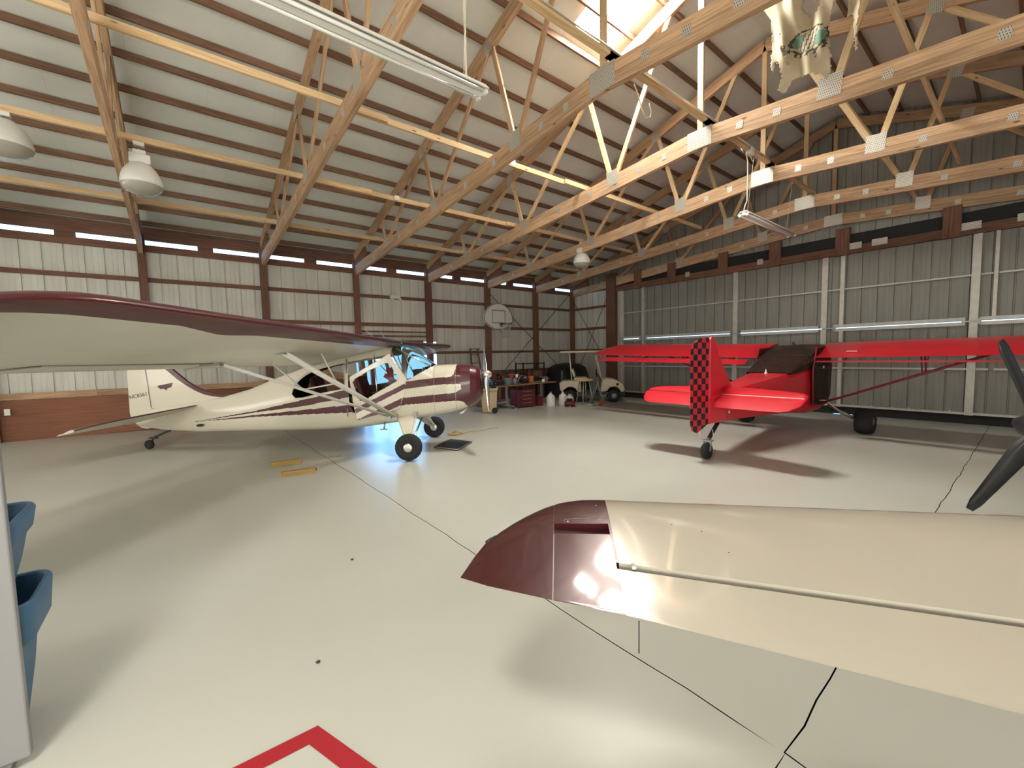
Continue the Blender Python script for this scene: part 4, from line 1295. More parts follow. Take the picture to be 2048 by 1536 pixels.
HG = lambda s: (-.705 - (3.615 - s) * .167, .734 - (3.615 - s) * .035)      # aileron gap (front edge) u
def lw_surf(s, a):
    """upper and lower surface at span s, chord fraction a"""
    lu, lz, tu, tz = lw_edges(s); c = lu - tu
    th = .115 if s < 3.6 else lerp(.115, .06, (s - 3.6) / .61)
    a = min(max(a, 0), 1)
    yt = 5 * th * (.2969 * math.sqrt(a) - .126 * a - .3516 * a * a + .2843 * a ** 3 - .1036 * a ** 4) * c
    u, z = lerp(lu, tu, a), lerp(lz, tz, a)
    return u, z + yt * .9 - .02 * c * math.sin(PI * a), z - yt * .75 - .02 * c * math.sin(PI * a)
def lw_wing(sgn):
    ss = [.36, .8, 1.3, 1.8, 2.3, 2.8, 3.2, 3.45, 3.55, 3.57, 3.583, 3.595, 3.62, 3.66, 3.70, 3.74, 3.78, 3.82, 3.8522, 3.8535, 3.862, 3.90, 3.95, 4.0, 4.05, 4.10, 4.12, 4.14, 4.16, 4.175, 4.19, 4.205, 4.2175]
    def cut(s):
        """chord fraction where the fixed wing ends ahead of the aileron (1 = no aileron here)"""
        if s > 3.855: return 1.0
        lu, lz, tu, tz = lw_edges(s)
        ug = (-.428 if s > 3.60 else HG(s)[0])
        return (lu - ug) / (lu - tu)
    def chunk(ss_, f0, f1, nm, mts, par, mf):
        NC = 26
        rws = []
        for s in ss_:
            a0, a1 = f0(s), f1(s)
            up, lo = [], []
            for i in range(NC + 1):
                t = i / NC
                if a0 == 0: t = (1 - math.cos(PI * t / 2 * 1.0)) if a1 < 1 else (1 - math.cos(PI * t)) / 2
                a = lerp(a0, a1, t); u, zu, zl = lw_surf(s, a)
                up.append((u, s * sgn, zu)); lo.append((u, s * sgn, zl))
            rws.append(up[::-1] + lo)
        k = MB(); k.grid(rws, 0, True, True, matf=mf)
        n = len(rws[0]); k.face(range(n), 0); nb = len(k.v) - n; k.face([nb + j for j in range(n)], mf(len(ss_) - 2, 0, Vector(rws[-1][0])))
        o = k.build(nm, mts, par); o.data.set_sharp_from_angle(angle=R(40)); return o
    col = lambda i, j, c: 1 if abs(c.y) > 3.584 else 0
    MT = [M['pearl'], M['maroon2']]
    root = chunk([s for s in ss if s <= 3.60] , lambda s: 0, cut, 'left_wing' if sgn > 0 else 'right_wing', MT, lw, col)
    # maroon tip: ahead of the aileron notch, then the full tip outboard of the slit
    chunk([s for s in ss if 3.583 <= s <= 3.8525], lambda s: 0, lambda s: cut(max(s, 3.601)), 'wing_tip_root', MT, root, col)
    chunk([3.853] + [s for s in ss if s > 3.853], lambda s: 0, lambda s: 1.0, 'wing_tip', MT, root, col)
    gap = lambda s: cut(s) + .040 / (lw_edges(s)[0] - lw_edges(s)[2])
    ail = chunk([1.2, 1.8, 2.3, 2.8, 3.2, 3.45, 3.55, 3.595], gap, lambda s: 1.0, 'aileron', MT, root, col)
    chunk([3.596, 3.62, 3.66, 3.70, 3.74, 3.78, 3.82, 3.8495], lambda s: gap(max(s, 3.601)) + .055, lambda s: 1.0, 'aileron_horn', MT, ail, col)
    chunk([.37, .8, 1.19], gap, lambda s: 1.0, 'flap', MT, root, col)
    return root, ail
lroot, lail = lw_wing(1)
lw_wing(-1)
# dark spar face seen down in the gap, hinge, access plate, wick
k = MB()
rws = []
for s in (.4, 1.2, 2.0, 2.8, 3.4, 3.605):
    u, z = HG(s); rws.append([(u - .017, s, lw_surf(s, (lw_edges(s)[0] - u) / (lw_edges(s)[0] - lw_edges(s)[2]))[1] - .020), (u - .017, s, lw_surf(s, .7)[2] - .0), (u - .03, s, lw_surf(s, .7)[2])])
k.grid(rws, 0, False); k.build('gap_seal', M['black'], lroot)
k = MB(); uu = HG(3.53)[0]; k.box((uu - .018, 3.53, lw_surf(3.53, .62)[1] - .004), (.030, .014, .012)); k.build('aileron_hinge', M['alu'], lroot)
def on_top(s, u, off=.0015):
    lu, lz, tu, tz = lw_edges(s); return Vector((u, s, lw_surf(s, (lu - u) / (lu - tu))[1] + off))
for a, b in (((3.80, -.392), (3.645, -.380)), ((3.645, -.380), (3.640, -.29)), ((3.80, -.392), (3.803, -.42))):
    k = MB(); n = 6; k.tube([on_top(lerp(a[0], b[0], i / n), lerp(a[1], b[1], i / n)) for i in range(n + 1)], .0010, 4); k.build('panel_seam', M['steel'], lroot)
for s_, u_ in ((3.635, -.25), (3.63, -.395), (3.785, -.41)):
    k = MB(); k.lathe([(.0055, 0), (.004, .002), (.001, .003)], 10, 0, (0, 0, 1), on_top(s_, u_, 0)); k.build('screw', M['alu'], lroot)
k = MB(); p = Vector((-1.005, 3.558, .694)); k.tube([p, p + Vector((0, 0, -.115))], .0022, 6); k.build('static_wick', M['black'], lail)
k = MB(); q = Vector((-.56, 4.138, .760)); k.lathe([(.008, -.03), (.010, 0), (.008, .03)], 10, 0, (.75, -.6, 0.1), q); k.build('position_lamp', M['black'], lroot)
for s_, u_ in ((3.30, -.42), (3.12, -.62), (3.18, -.47)):
    k = MB(); k.lathe([(.004, 0), (.003, .001), (.001, .0012)], 8, 0, (0, 0, 1), on_top(s_, u_, 0)); k.build('paint_chip', M['black'], lroot)
# fuselage (beyond the frame edge), tail, gear
LF = [(-4.3, .55, .72, .03, 2.3), (-3.4, .42, .82, .14, 2.5), (-2.4, .33, .95, .26, 2.8), (-1.4, .30, 1.10, .38, 3.2), (-.6, .32, 1.18, .43, 3.4), (.2, .38, 1.18, .43, 3.2), (.8, .48, 1.18, .38, 2.8), (1.15, .62, 1.10, .26, 2.4), (1.25, .74, 1.02, .14, 2.2)]
rows = []
for i in range(56):
    u = lerp(-4.3, 1.25, i / 55); zb, zt, w_, n = interp(LF, u)
    rows.append([(u, -.2 + w_ * math.copysign(abs(math.cos(t)) ** (2 / n), math.cos(t)), (zb + zt) / 2 + (zt - zb) / 2 * math.copysign(abs(math.sin(t)) ** (2 / n), math.sin(t))) for t in [2 * PI * j / 32 for j in range(32)]])
k = MB(); k.grid(rows, 0, True, True); k.face(range(32)); nb = len(k.v) - 32; k.face([nb + j for j in range(32)]); k.build('fuselage', M['pearl'], lw)
k = MB(); k.grid([[(u, -.2 + .34 * h_ * math.cos(t), 1.12 + .42 * h_ * math.sin(t)) for t in [PI * j / 12 for j in range(13)]] for u, h_ in ((-1.7, .15), (-1.3, .75), (-.7, 1), (-.1, .95), (.35, .3))], 0, True); k.build('canopy', M['smoke'], lw)
k = MB(); k.prism([(-4.35, .6), (-4.4, 1.5), (-4.1, 1.52), (-3.5, .85)], (0, -.2, 0), (1, 0, 0), (0, 0, 1), (0, 1, 0), -.02, .02); k.build('fin', M['maroon2'], lw)
k = MB(); k.box((-3.95, -.2, .70), (.55, 2.3, .03)); k.build('stabilizer', M['pearl'], lw, .01)
for s in (-1, 1):
    gx = LW_ORG[0] + .2 * math.cos(LW_HD) - s * .9 * math.sin(LW_HD)
    k = MB(); wheel(k, (.2, s * .9 - .2, gz(gx) + .19), .19, .14); k.build('tyre', M['rubber'], lw)
    k = MB(); k.beam((.1, s * .45 - .2, .52), (.2, s * .82 - .2, gz(gx) + .2), .08, .03); k.build('gear_leg', M['pearl'], lw)
gx = LW_ORG[0] - 4.0 * math.cos(LW_HD)
k = MB(); wheel(k, (-4.0, -.2, gz(gx) + .09), .09, .06); k.build('tail_tyre', M['rubber'], lw)
k = MB(); k.beam((-3.6, -.2, .46), (-4.0, -.2, gz(gx) + .1), .04, .02); k.build('tail_spring', M['steel'], lw)
HB = Vector((1.53, -.2, .90))
AX = Vector((1, 0, .12)).normalized()
k = MB(); k.lathe([(.12, -.26), (.13, -.03), (.10, .10), (.04, .2), (.001, .22)], 18, 0, AX, HB); k.build('spinner', M['black'], lw)
upv = AX.cross(Vector((0, 1, 0))); upv = upv if upv.z > 0 else -upv; upv.normalize()
for a in (60, -60, 180):
    k = MB(); blade(k, HB, AX, Vector((0, 1, 0)) * math.cos(R(a)) + upv * math.sin(R(a)), .06, .86, .17, R(20)); k.build('propeller_blade', M['blackmetal'], lw)

# ================================================================== THINGS AROUND THE HALL
# ---- hanging strip lights
def strip_light(x0, x1, y, z, label, hang):
    t = thing('strip_light', label, 'light fixture', ((x0 + x1) / 2, y, z), 'fluorescent strip lights hanging under the ridge')
    L = x1 - x0; xm = (x0 + x1) / 2
    k = MB(); k.prism([(-.115, -.02), (-.055, .045), (.055, .045), (.115, -.02), (.108, -.024), (.05, .028), (-.05, .028), (-.108, -.024)], (xm, y, z), (0, 1, 0), (0, 0, 1), (1, 0, 0), -L / 2, L / 2)
    k.build('reflector', M['white'], t)
    k = MB(); k.prism([(-.035, -.035), (-.035, .03), (.035, .03), (.035, -.035)], (xm, y, z), (0, 1, 0), (0, 0, 1), (1, 0, 0), -L / 2 + .01, L / 2 - .01); k.build('ballast_cover', M['white'], t)
    for s in (-1, 1):
        k = MB(); k.tube([(x0 + .05, y + s * .065, z - .03), (x1 - .05, y + s * .065, z - .03)], .016, 10); k.build('fluorescent_tube', M['tube'], t)
        for xx in (x0 + .012, x1 - .012):
            k = MB(); k.box((xx, y + s * .065, z - .03), (.024, .05, .05)); k.build('tube_holder', M['white'], t)
    for xx, zt in hang:
        k = MB(); k.tube([(xx, y, z + .04), (xx, y - .10, zt)], .004, 6); k.build('hanging_chain', M['cord'], t)
    return t
s1 = strip_light(.06, 2.52, YC, 4.215, 'long dusty twin tube strip light hanging high at top left of view', ((.4, 5.1), (2.30, 5.22)))
s2 = strip_light(8.45, 10.92, YC, 4.17, 'white twin tube strip light hanging by a cream cord before the metal door', ((8.62, 5.22), (10.6, 5.22)))
k = MB(); k.tube([(2.33, YC, 4.27), (2.335, YC + .01, 4.7), (2.315, YC, 5.0), (2.33, YC - .1, 5.22)], .010, 6); k.build('power_cord', M['cord'], s1)
k = MB(); pts = [(8.47, YC, 4.22), (8.52, YC, 4.33), (8.60, YC, 4.42), (8.61, YC, 4.8), (8.60, YC, 5.15), (8.52, YC, 5.30), (8.40, YC, 5.36), (8.32, YC, 5.30), (8.36, YC - .02, 5.24)]
k.tube(pts, .011, 6); k.build('power_cord', M['cord'], s2)
t = thing('outlet_box', 'small white outlet box on the ridge board above the small strip light', 'outlet', (8.34, YC - .12, 5.20))
k = MB(); k.box((8.34, YC - .15, 5.20), (.13, .09, .11)); k.build('box', M['whiteplast'], t, .006)
k = MB(); k.box((8.26, YC - .15, 5.16), (.05, .07, .05)); k.build('plug', M['whiteplast'], t, .006)
k = MB(); k.tube([(8.34, YC - .15, 5.14), (8.33, YC - .17, 5.06), (8.37, YC - .18, 5.02), (8.39, YC - .17, 5.05)], .006, 6); k.build('pull_cord', M['cord'], t)
t = thing('cable_bundle', 'bundle of cream electric cables running along the ridge line of the roof', 'cable', (6.8, YC, 5.26))
for i in range(5):
    k = MB(); pts = []
    for q in range(25):
        x = lerp(1.6, 9.25, q / 24); sag = .05 * math.sin(q * 1.3 + i) - .10 * abs(math.sin((x - 1.93) / 2.43 * PI))
        pts.append((x, YC - .17 + .020 * i + .008 * math.sin(q * 2.1 + i * 1.7), 5.285 + .012 * (i % 2) + sag * .06))
    k.tube(pts, .009, 5); k.build('cable', M['cord'] if i % 2 else M['galv'], t)
k = MB(); pts = [(5.05, YC + .02, 5.24), (5.12, YC, 5.12), (5.22, YC + .02, 4.99), (5.34, YC + .03, 4.90), (5.44, YC + .02, 4.93), (5.46, YC + .02, 5.02), (5.42, YC + .03, 5.12)]
k.tube(pts, .008, 6); k.build('loose_loop', M['cord'], t)

# ---- bell lamps on the long braces
def bell_lamp(x, y, ztop_, label, short=False):
    t = thing('bell_lamp', label, 'lamp', (x, y, ztop_), 'bell shaped high bay lamps')
    k = MB(); k.box((x, y, ztop_ - .03), (.13, .09, .06)); k.build('junction_box', M['white'], t, .006)
    k = MB(); k.tube([(x, y, ztop_ - .06), (x, y, ztop_ - .13)], .014, 8); k.build('hook', M['steel'], t)
    if not short:
        k = MB(); k.box((x, y, ztop_ - .165), (.15, .13, .09)); k.box((x, y, ztop_ - .255), (.245, .19, .13)); k.build('ballast_housing', M['white'], t, .012)
    z0 = ztop_ - (.12 if short else .315)
    k = MB(); k.lathe([(.10, .01), (.125, -.01), (.172, -.06), (.208, -.12), (.232, -.19), (.246, -.26), (.250, -.31), (.244, -.31), (.20, -.12), (.10, -.01)], 32, 0, (0, 0, 1), (x, y, z0), cap=False); k.build('reflector_shade', M['white'], t)
    k = MB(); k.lathe([(.246, -.308), (.232, -.345), (.19, -.39), (.125, -.42), (.06, -.435), (.001, -.437)], 32, 0, (0, 0, 1), (x, y, z0), cap=False); k.build('glass_bowl', M['lampglass'], t)
    return t
bell_lamp(-.265, 8.36, 4.84, 'large white bell lamp with glass bowl under the brace at left')
bell_lamp(9.36, 8.36, 4.84, 'small distant white bell lamp hanging near the far corner of the hall')
bell_lamp(-1.56, 8.36, 4.84, 'partly cut off white bell lamp at the left edge of view', True)

# ---- ragged flag
FLAG = [(2.439, 6.582), (2.431, 5.874), (2.391, 5.399), (2.365, 5.321), (2.343, 5.432), (2.307, 5.433), (2.274, 5.275), (2.318, 5.084), (2.269, 5.048), (2.16, 5.141), (2.087, 5.179), (1.996, 5.114), (1.926, 5.121), (1.866, 5.066), (1.816, 4.98), (1.74, 5.049), (1.742, 5.298), (1.77, 5.608), (1.739, 5.776), (1.701, 5.827), (1.667, 6.064), (1.62, 6.40), (2.0, 6.52)]
HOLES = [[(2.058, 6.084), (1.976, 6.062), (1.861, 5.941), (1.875, 5.849), (1.998, 5.859), (2.061, 5.983)], [(2.288, 5.632), (2.227, 5.567), (2.202, 5.471), (2.243, 5.475)], [(2.362, 5.462), (2.326, 5.455), (2.3, 5.352), (2.335, 5.325)], [(1.914, 5.321), (1.861, 5.304), (1.892, 5.279)], [(1.877, 5.089), (1.845, 5.097), (1.802, 5.033), (1.79, 4.967), (1.843, 5.006)], [(2.31, 5.80), (2.29, 5.79), (2.30, 5.75)], [(2.21, 5.40), (2.18, 5.37), (2.20, 5.35)]]
STRIP = [(1.593, 6.30), (1.606, 5.59), (1.563, 5.615), (1.53, 5.612), (1.493, 5.16), (1.473, 5.132), (1.473, 5.431), (1.457, 5.701), (1.42, 6.2)]
def jag(y, z): return y + .005 * math.sin(z * 47) + .004 * math.sin(z * 113 + 1), z + .006 * math.sin(y * 43) + .006 * math.sin(y * 127)
def fx(y, z): return 6.55 + .035 * math.sin(y * 14 + z * 3) + .022 * math.sin(y * 31 - z * 6) + .02 * math.sin(z * 9)
def fmat(y, z):
    d = (y - 1.97, z - 5.545); ca, sa = math.cos(R(-24)), math.sin(R(-24)); a, b = d[0] * ca - d[1] * sa, d[0] * sa + d[1] * ca
    e = math.hypot(a / .245, b / .155)
    if .84 < e < 1.0 and (math.sin(a * 60) + math.sin(b * 90)) > -.7: return 2
    if e < .95 and (abs(a) > .085) and abs(b) < .075: return 1
    if e < .80 and abs(a) < .10 and math.sin(y * 120 + 25 * z) > .45: return 2
    if 1.0 < e < 1.22 and b < -.06 and math.sin(a * 75) > .3: return 2
    return 0
flag = thing('tattered_flag', 'tattered cream flag with faded green oval emblem hanging from the roof timbers', 'flag', (6.55, 2.0, 6.4))
def cloth(poly, name):
    k = MB(); ys = [p[0] for p in poly]; zs = [p[1] for p in poly]; st = .0125
    ny, nz = int((max(ys) - min(ys)) / st), int((max(zs) - min(zs)) / st)
    rws = [[(fx(min(ys) + st * i, min(zs) + st * j), min(ys) + st * i, min(zs) + st * j) for j in range(nz + 1)] for i in range(ny + 1)]
    def kp(i, j, c):
        a, b = jag(c.y, c.z)
        return inpoly(a, b, poly) and not any(inpoly(a, b, h) for h in HOLES)
    k.grid(rws, 0, True, matf=lambda i, j, c: fmat(c.y, c.z) if name == 'cloth' else 0, keep=kp)
    o = k.build(name, [M['cloth'], M['green'], M['ink']], flag)
    so = o.modifiers.new('solid', 'SOLIDIFY'); so.thickness = .004
cloth(FLAG, 'cloth'); cloth(STRIP, 'torn_strip')
k = MB(); k.tube([(6.55, 1.35, 6.52), (6.60, 2.55, 6.58)], .018, 8); k.build('pole', M['dark_wood'], flag)

# ---- basketball hoop on the left wall
hp = thing('basketball_hoop', 'white fan shaped basketball backboard with net on the left wall', 'basketball hoop', (9.55, 12.72, 3.0))
BO = [(-.70, -.02), (-.69, .12), (-.62, .30), (-.48, .47), (-.30, .58), (-.10, .64), (.10, .64), (.30, .58), (.48, .47), (.62, .30), (.69, .12), (.70, -.02), (.62, -.12), (.34, -.30), (.18, -.36), (-.18, -.36), (-.34, -.30), (-.62, -.12)]
k = MB(); k.prism(BO, (9.56, 12.72, 2.93), (1, 0, 0), (0, 0, 1), (0, 1, 0), 0, .04); bb = k.build('backboard', M['white'], hp, .008)
k = MB(); k.tube([(9.56 + a * .965, 12.716, 2.93 + .005 + b * .955) for a, b in BO], .011, 6, closed=True); k.build('border_line', M['black'], bb)
k = MB(); q = [(-.30, -.10), (-.30, .36), (.30, .36), (.30, -.10)]
k.tube([(9.56 + a, 12.716, 2.93 + b) for a, b in q], .014, 6, closed=True); k.build('target_square', M['black'], bb)
k = MB(); k.tube([(9.66 + .235 * math.cos(a), 12.42 + .235 * math.sin(a), 2.775) for a in [2 * PI * i / 28 for i in range(28)]], .011, 6, closed=True); k.build('rim', M['black'], hp)
k = MB(); k.beam((9.62, 12.70, 2.76), (9.66, 12.63, 2.76), .14, .12); k.build('rim_bracket', M['black'], hp)
k = MB()
for i in range(12):
    for dr in (1, -1):
        pts = []
        for j in range(7):
            a = 2 * PI * (i + dr * j * .5) / 12; r = lerp(.23, .115, (j / 6) ** .8)
            pts.append((9.66 + r * math.cos(a), 12.42 + r * math.sin(a), 2.77 - .52 * j / 6))
        k.tube(pts, .005, 4)
k.build('net', M['net'], hp)
k = MB(); k.beam((9.56, 12.76, 3.1), (9.5, 12.99, 3.1), .08, .5, (0, 0, 1)); k.build('mounting_bracket', M['dark_wood'], hp)

# ---- emergency lamp on the girt
t = thing('emergency_light', 'small cream emergency light box fixed to the wall girt', 'emergency light', (5.64, 13.05, 3.55))
k = MB(); k.box((5.64, 13.09, 3.565), (.34, .09, .10)); k.build('case', M['whiteplast'], t, .01)
for s in (-1, 1):
    k = MB(); k.lathe([(.03, 0), (.05, .05), (.048, .06), (.001, .06)], 12, 0, (0, -1, -.2), (5.64 + s * .13, 13.05, 3.50)); k.build('lamp_head', M['whiteplast'], t)

# ---- wooden chocks, mat, rope by the white aeroplane
def chock(p, q, label, cord):
    gzp = gz(p[0]); p, q = Vector((*p, gzp)), Vector((*q, gz(q[0]))); d = (q - p).normalized(); n = Vector((-d.y, d.x, 0))
    t = thing('wheel_chock', label, 'wheel chock', (p + q) / 2, 'yellow wooden wheel chocks')
    k = MB(); h = .062
    k.prism([(-.05, 0), (.05, 0), (.035, h), (-.035, h)], p, n, (0, 0, 1), d, 0, (q - p).length); k.build('block', M['chock'], t, .004)
    if cord:
        k = MB(); pts = [q + Vector((0, 0, .04)), q + d * .10 + n * .02 + Vector((0, 0, .012)), q + d * .25 - n * .01 + Vector((0, 0, .01)), q + d * .42 + n * .05 + Vector((0, 0, .012)), q + d * .60 + n * .04 + Vector((0, 0, .014))]
        k.tube(pts, .007, 6); k.build('pull_rope', M['rope'], t)
    else:
        k = MB(); k.lathe([(.02, 0), (.02, .012)], 10, 0, d, q + Vector((0, 0, .04))); k.build('rope_hole', M['black'], t)
chock((1.00, 7.20), (1.42, 7.17), 'farther yellow wooden chock with a straw pull rope on the floor', True)
chock((1.03, 6.49), (1.46, 6.43), 'nearer yellow wooden chock lying alone on the floor', False)
MATP = [(3.53, 6.74), (3.72, 6.25), (4.30, 6.66), (4.13, 7.20)]
k = MB()
k.v = [Vector((x, y, gz(x) + .001)) for x, y in MATP] + [Vector((x, y, gz(x) + .022)) for x, y in MATP]
k.face((3, 2, 1, 0)); k.face((4, 5, 6, 7))
for i in range(4): j = (i + 1) % 4; k.face((i, j, 4 + j, 4 + i))
t = thing('drip_tray', 'flat black drip tray on the floor beside the white aeroplane wheel', 'tray', (3.9, 6.7, gz(3.9)))
k.build('tray', M['black'], t)
k = MB(); k.tube([(x, y, gz(x) + .024) for x, y in MATP], .010, 6, closed=True); k.build('raised_rim', M['steel'], t)
t = thing('rope_coil', 'straw coloured rope heap trailing behind the far wheel', 'rope', (4.45, 7.62, gz(4.45)))
k = MB()
pts = [(4.42 + .10 * math.cos(i * .9) + .012 * i * .5, 7.62 + .09 * math.sin(i * .9), gz(4.42) + .012 + .006 * (i % 9)) for i in range(30)]
k.tube(pts, .012, 6); k.build('coil', M['rope'], t)
k = MB(); k.tube([(4.7, 7.6, gz(4.7) + .012), (4.95, 7.72, gz(4.95) + .012), (5.2, 7.6, gz(5.2) + .012), (5.45, 7.75, gz(5.45) + .012), (5.7, 7.7, gz(5.7) + .012)], .009, 6); k.build('loose_end', M['rope'], t)

# ---- tan wheeled rubbish bin
def gp(x, y, z=0): return Vector((x, y, gz(x) + z))
t = thing('trash_can', 'tan wheeled rubbish bin with a blue bag beside the propeller', 'trash can', gp(7.19, 10.1))
k = MB()
rws = []
for z, s in ((.02, .40), (.08, .42), (.60, .475), (.66, .485), (.665, .525), (.74, .53), (.745, .50), (.60, .46)):
    rws.append([gp(7.19, 10.12) + Matrix.Rotation(R(-38), 3, 'Z') @ Vector((s * .5 * (a), s * .5 * b, z)) for a, b in ((-1, -.86), (-.86, -1), (.86, -1), (1, -.86), (1, .86), (.86, 1), (-.86, 1), (-1, .86))])
k.grid(rws, 0, True, True); k.face(range(8)); k.build('body', M['tan'], t)
for s in (-1, 1):
    k = MB(); c = gp(7.19, 10.12) + Matrix.Rotation(R(-38), 3, 'Z') @ Vector((.16, s * .21, .085)); k.lathe([(.085, -.025), (.085, .025)], 18, 0, Matrix.Rotation(R(-38), 3, 'Z') @ Vector((0, 1, 0)), c); k.build('wheel', M['rubber'], t)
k = MB(); k.lathe([(.20, 0), (.21, .05), (.12, .10), (.001, .12)], 14, 0, (0, 0, 1), gp(7.19, 10.12, .72)); k.build('bin_bag', M['black'], t)
t = thing('blue_parts_bag', 'shiny blue bag resting on top of the tan rubbish bin', 'bag', gp(7.17, 10.12, .86))
k = MB(); k.lathe([(.10, -.03), (.155, .0), (.15, .05), (.09, .10), (.001, .115)], 14, 0, (0, 0, 1), gp(7.15, 10.14, .885)); k.build('bag', M['blue'], t)
k = MB(); k.box(gp(7.16, 10.12, .995), (.14, .10, .012)); k.build('paper_tag', M['paper'], t)

# ---- long folding table with T legs
tb = thing('work_table', 'long narrow brown table on grey T legs with castors, heaped with parts', 'table', gp(9.0, 10.6))
A0, A1 = gp(7.55, 10.62, .752), gp(10.25, 10.78, .752)
A0.z = A1.z = .638
d = (A1 - A0).normalized(); n = Vector((-d.y, d.x, 0))
k = MB(); k.beam(A0, A1, .75, .035, (0, 0, 1)); k.build('table_top', M['cardboard'], tb, .004)
for q in (.72, 2.34):
    c = A0 + d * q; c.z = 0; f = gp(c.x, c.y)
    k = MB(); k.beam(f + Vector((0, 0, .07)), Vector((f.x, f.y, .622)), .09, .05, d); k.build('leg', M['greypaint'], tb)
    k = MB(); k.beam(f - n * .34 + Vector((0, 0, .075)), f + n * .34 + Vector((0, 0, .075)), .06, .04); k.beam(f - d * .12 + Vector((0, 0, .09)), f + d * .12 + Vector((0, 0, .09)), .06, .05); k.build('foot', M['greypaint'], tb, .008)
    for s in (-1, 1):
        k = MB(); k.lathe([(.034, -.012), (.034, .012)], 14, 0, d, f + n * (.32 * s) + Vector((0, 0, .0345))); k.build('castor', M['rubber'], tb)
k = MB(); k.beam(A0 + d * .72 - Vector((0, 0, .55)), A0 + d * .1 - Vector((0, 0, .55)), .05, .06); k.build('stretcher', M['greypaint'], tb)
TZ = .77
def on_table(q, v, dz=0.0):
    p = A0 + d * q + n * v; p.z = A0.z + .0185 + dz - (A0.z - (gz(p.x) + .752)) * 0
    p.z = lerp(A0.z, A1.z, q / (A1 - A0).length) + .0185 + dz
    return p
def blob(name, label, cat, c, parts, group=None):
    """small clutter: list of (part name, material key, builder(MB))"""
    t = thing(name, label, cat, c, group)
    for nm, mk, fn in parts:
        k = MB(); fn(k); k.build(nm, M[mk], t, .004)
    return t
p = on_table(.70, -.1); blob('storage_tub', 'grey plastic tub on the near end of the work table', 'tub', p, [('tub', 'rubberblue', lambda k: k.lathe([(.11, .0), (.13, .20), (.145, .20), (.145, .215), (.12, .21), (.10, .03)], 20, 0, (0, 0, 1), p)), ('handle', 'steel', lambda k: k.tube([p + Vector((.13 * math.cos(a), .02, .205 + .08 * math.sin(a))) for a in [PI * i / 8 for i in range(9)]], .004, 5))])
p = on_table(.26, .0); blob('tool_case', 'flat black tool case at the left end of the work table', 'case', p, [('case', 'black', lambda k: k.box(p + Vector((0, 0, .06)), (.42, .30, .12))), ('latch', 'alu', lambda k: k.box(p + Vector((-.12, -.155, .07)), (.04, .012, .03)))])
p2 = on_table(1.02, -.08); blob('engine_cylinder', 'finned dark metal engine cylinder standing on the work table', 'engine part', p2, [('fins', 'steel', lambda k: [k.lathe([(.09, z), (.09, z + .008)], 16, 0, (0, 0, 1), p2 + Vector((0, 0, .02))) for z in (0, .022, .044, .066, .088, .11)]), ('barrel', 'steel', lambda k: k.lathe([(.065, 0), (.065, .16), (.03, .17), (.03, .2)], 16, 0, (0, 0, 1), p2))])
p3 = on_table(1.22, .05); blob('light_bulb_lamp', 'small white bulb lamp among the table clutter', 'lamp', p3, [('bulb', 'tube', lambda k: k.lathe([(.02, .18), (.03, .2), (.055, .25), (.05, .29), (.02, .31), (.001, .315)], 14, 0, (0, 0, 1), p3)), ('stand', 'black', lambda k: k.lathe([(.06, 0), (.06, .02), (.015, .03), (.015, .18)], 12, 0, (0, 0, 1), p3))])
p4 = on_table(1.12, .2); blob('red_funnel', 'orange red funnel upright at the back of the work table', 'funnel', p4, [('cone', 'orange', lambda k: k.lathe([(.015, 0), (.015, .12), (.11, .30), (.12, .30), (.10, .29)], 16, 0, (0, 0, 1), p4)), ('collar', 'red', lambda k: k.lathe([(.125, .295), (.125, .315), (.115, .315)], 16, 0, (0, 0, 1), p4))])
p5 = on_table(1.50, -.02); blob('helmet', 'shiny black flying helmet in the middle of the work table', 'helmet', p5, [('shell', 'blackmetal', lambda k: k.lathe([(.13, 0), (.155, .05), (.16, .12), (.14, .19), (.09, .24), (.001, .26)], 22, 0, (0, 0, 1), p5)), ('visor', 'smoke', lambda k: k.lathe([(.164, .06), (.168, .12), (.15, .16)], 22, 0, (0, 0, 1), p5, cap=False)), ('badge', 'white', lambda k: k.box(p5 + Vector((-.06, -.12, .20)), (.06, .04, .03)))])
p6 = on_table(1.85, .02); blob('fuel_can', 'small orange fuel can to the right of the helmet', 'can', p6, [('can', 'orange', lambda k: k.box(p6 + Vector((0, 0, .11)), (.16, .10, .22))), ('spout', 'black', lambda k: k.tube([p6 + Vector((.05, 0, .22)), p6 + Vector((.09, 0, .29))], .014, 8))])
p7 = on_table(1.95, -.22); blob('torque_wrench', 'long bright steel wrench lying across the table front', 'wrench', p7, [('shaft', 'alu', lambda k: k.tube([p7 + Vector((-.2, 0, .02)), p7 + Vector((.22, .02, .05))], .011, 8)), ('head', 'alu', lambda k: k.lathe([(.025, -.015), (.03, 0), (.025, .02)], 12, 0, (0, 0, 1), p7 + Vector((.23, .02, .05))))])
p8 = on_table(2.20, .05); blob('cordless_drill', 'dark cordless drill lying near the right end of the table', 'drill', p8, [('body', 'black', lambda k: (k.tube([p8 + Vector((-.1, 0, .16)), p8 + Vector((.08, 0, .16))], .04, 12), k.beam(p8 + Vector((-.05, 0, .15)), p8 + Vector((-.09, 0, .03)), .045, .05), k.box(p8 + Vector((-.09, 0, .03)), (.12, .07, .06)))), ('chuck', 'steel', lambda k: k.lathe([(.03, 0), (.022, .05), (.006, .06), (.006, .11)], 12, 0, (1, 0, 0), p8 + Vector((.08, 0, .16))))])
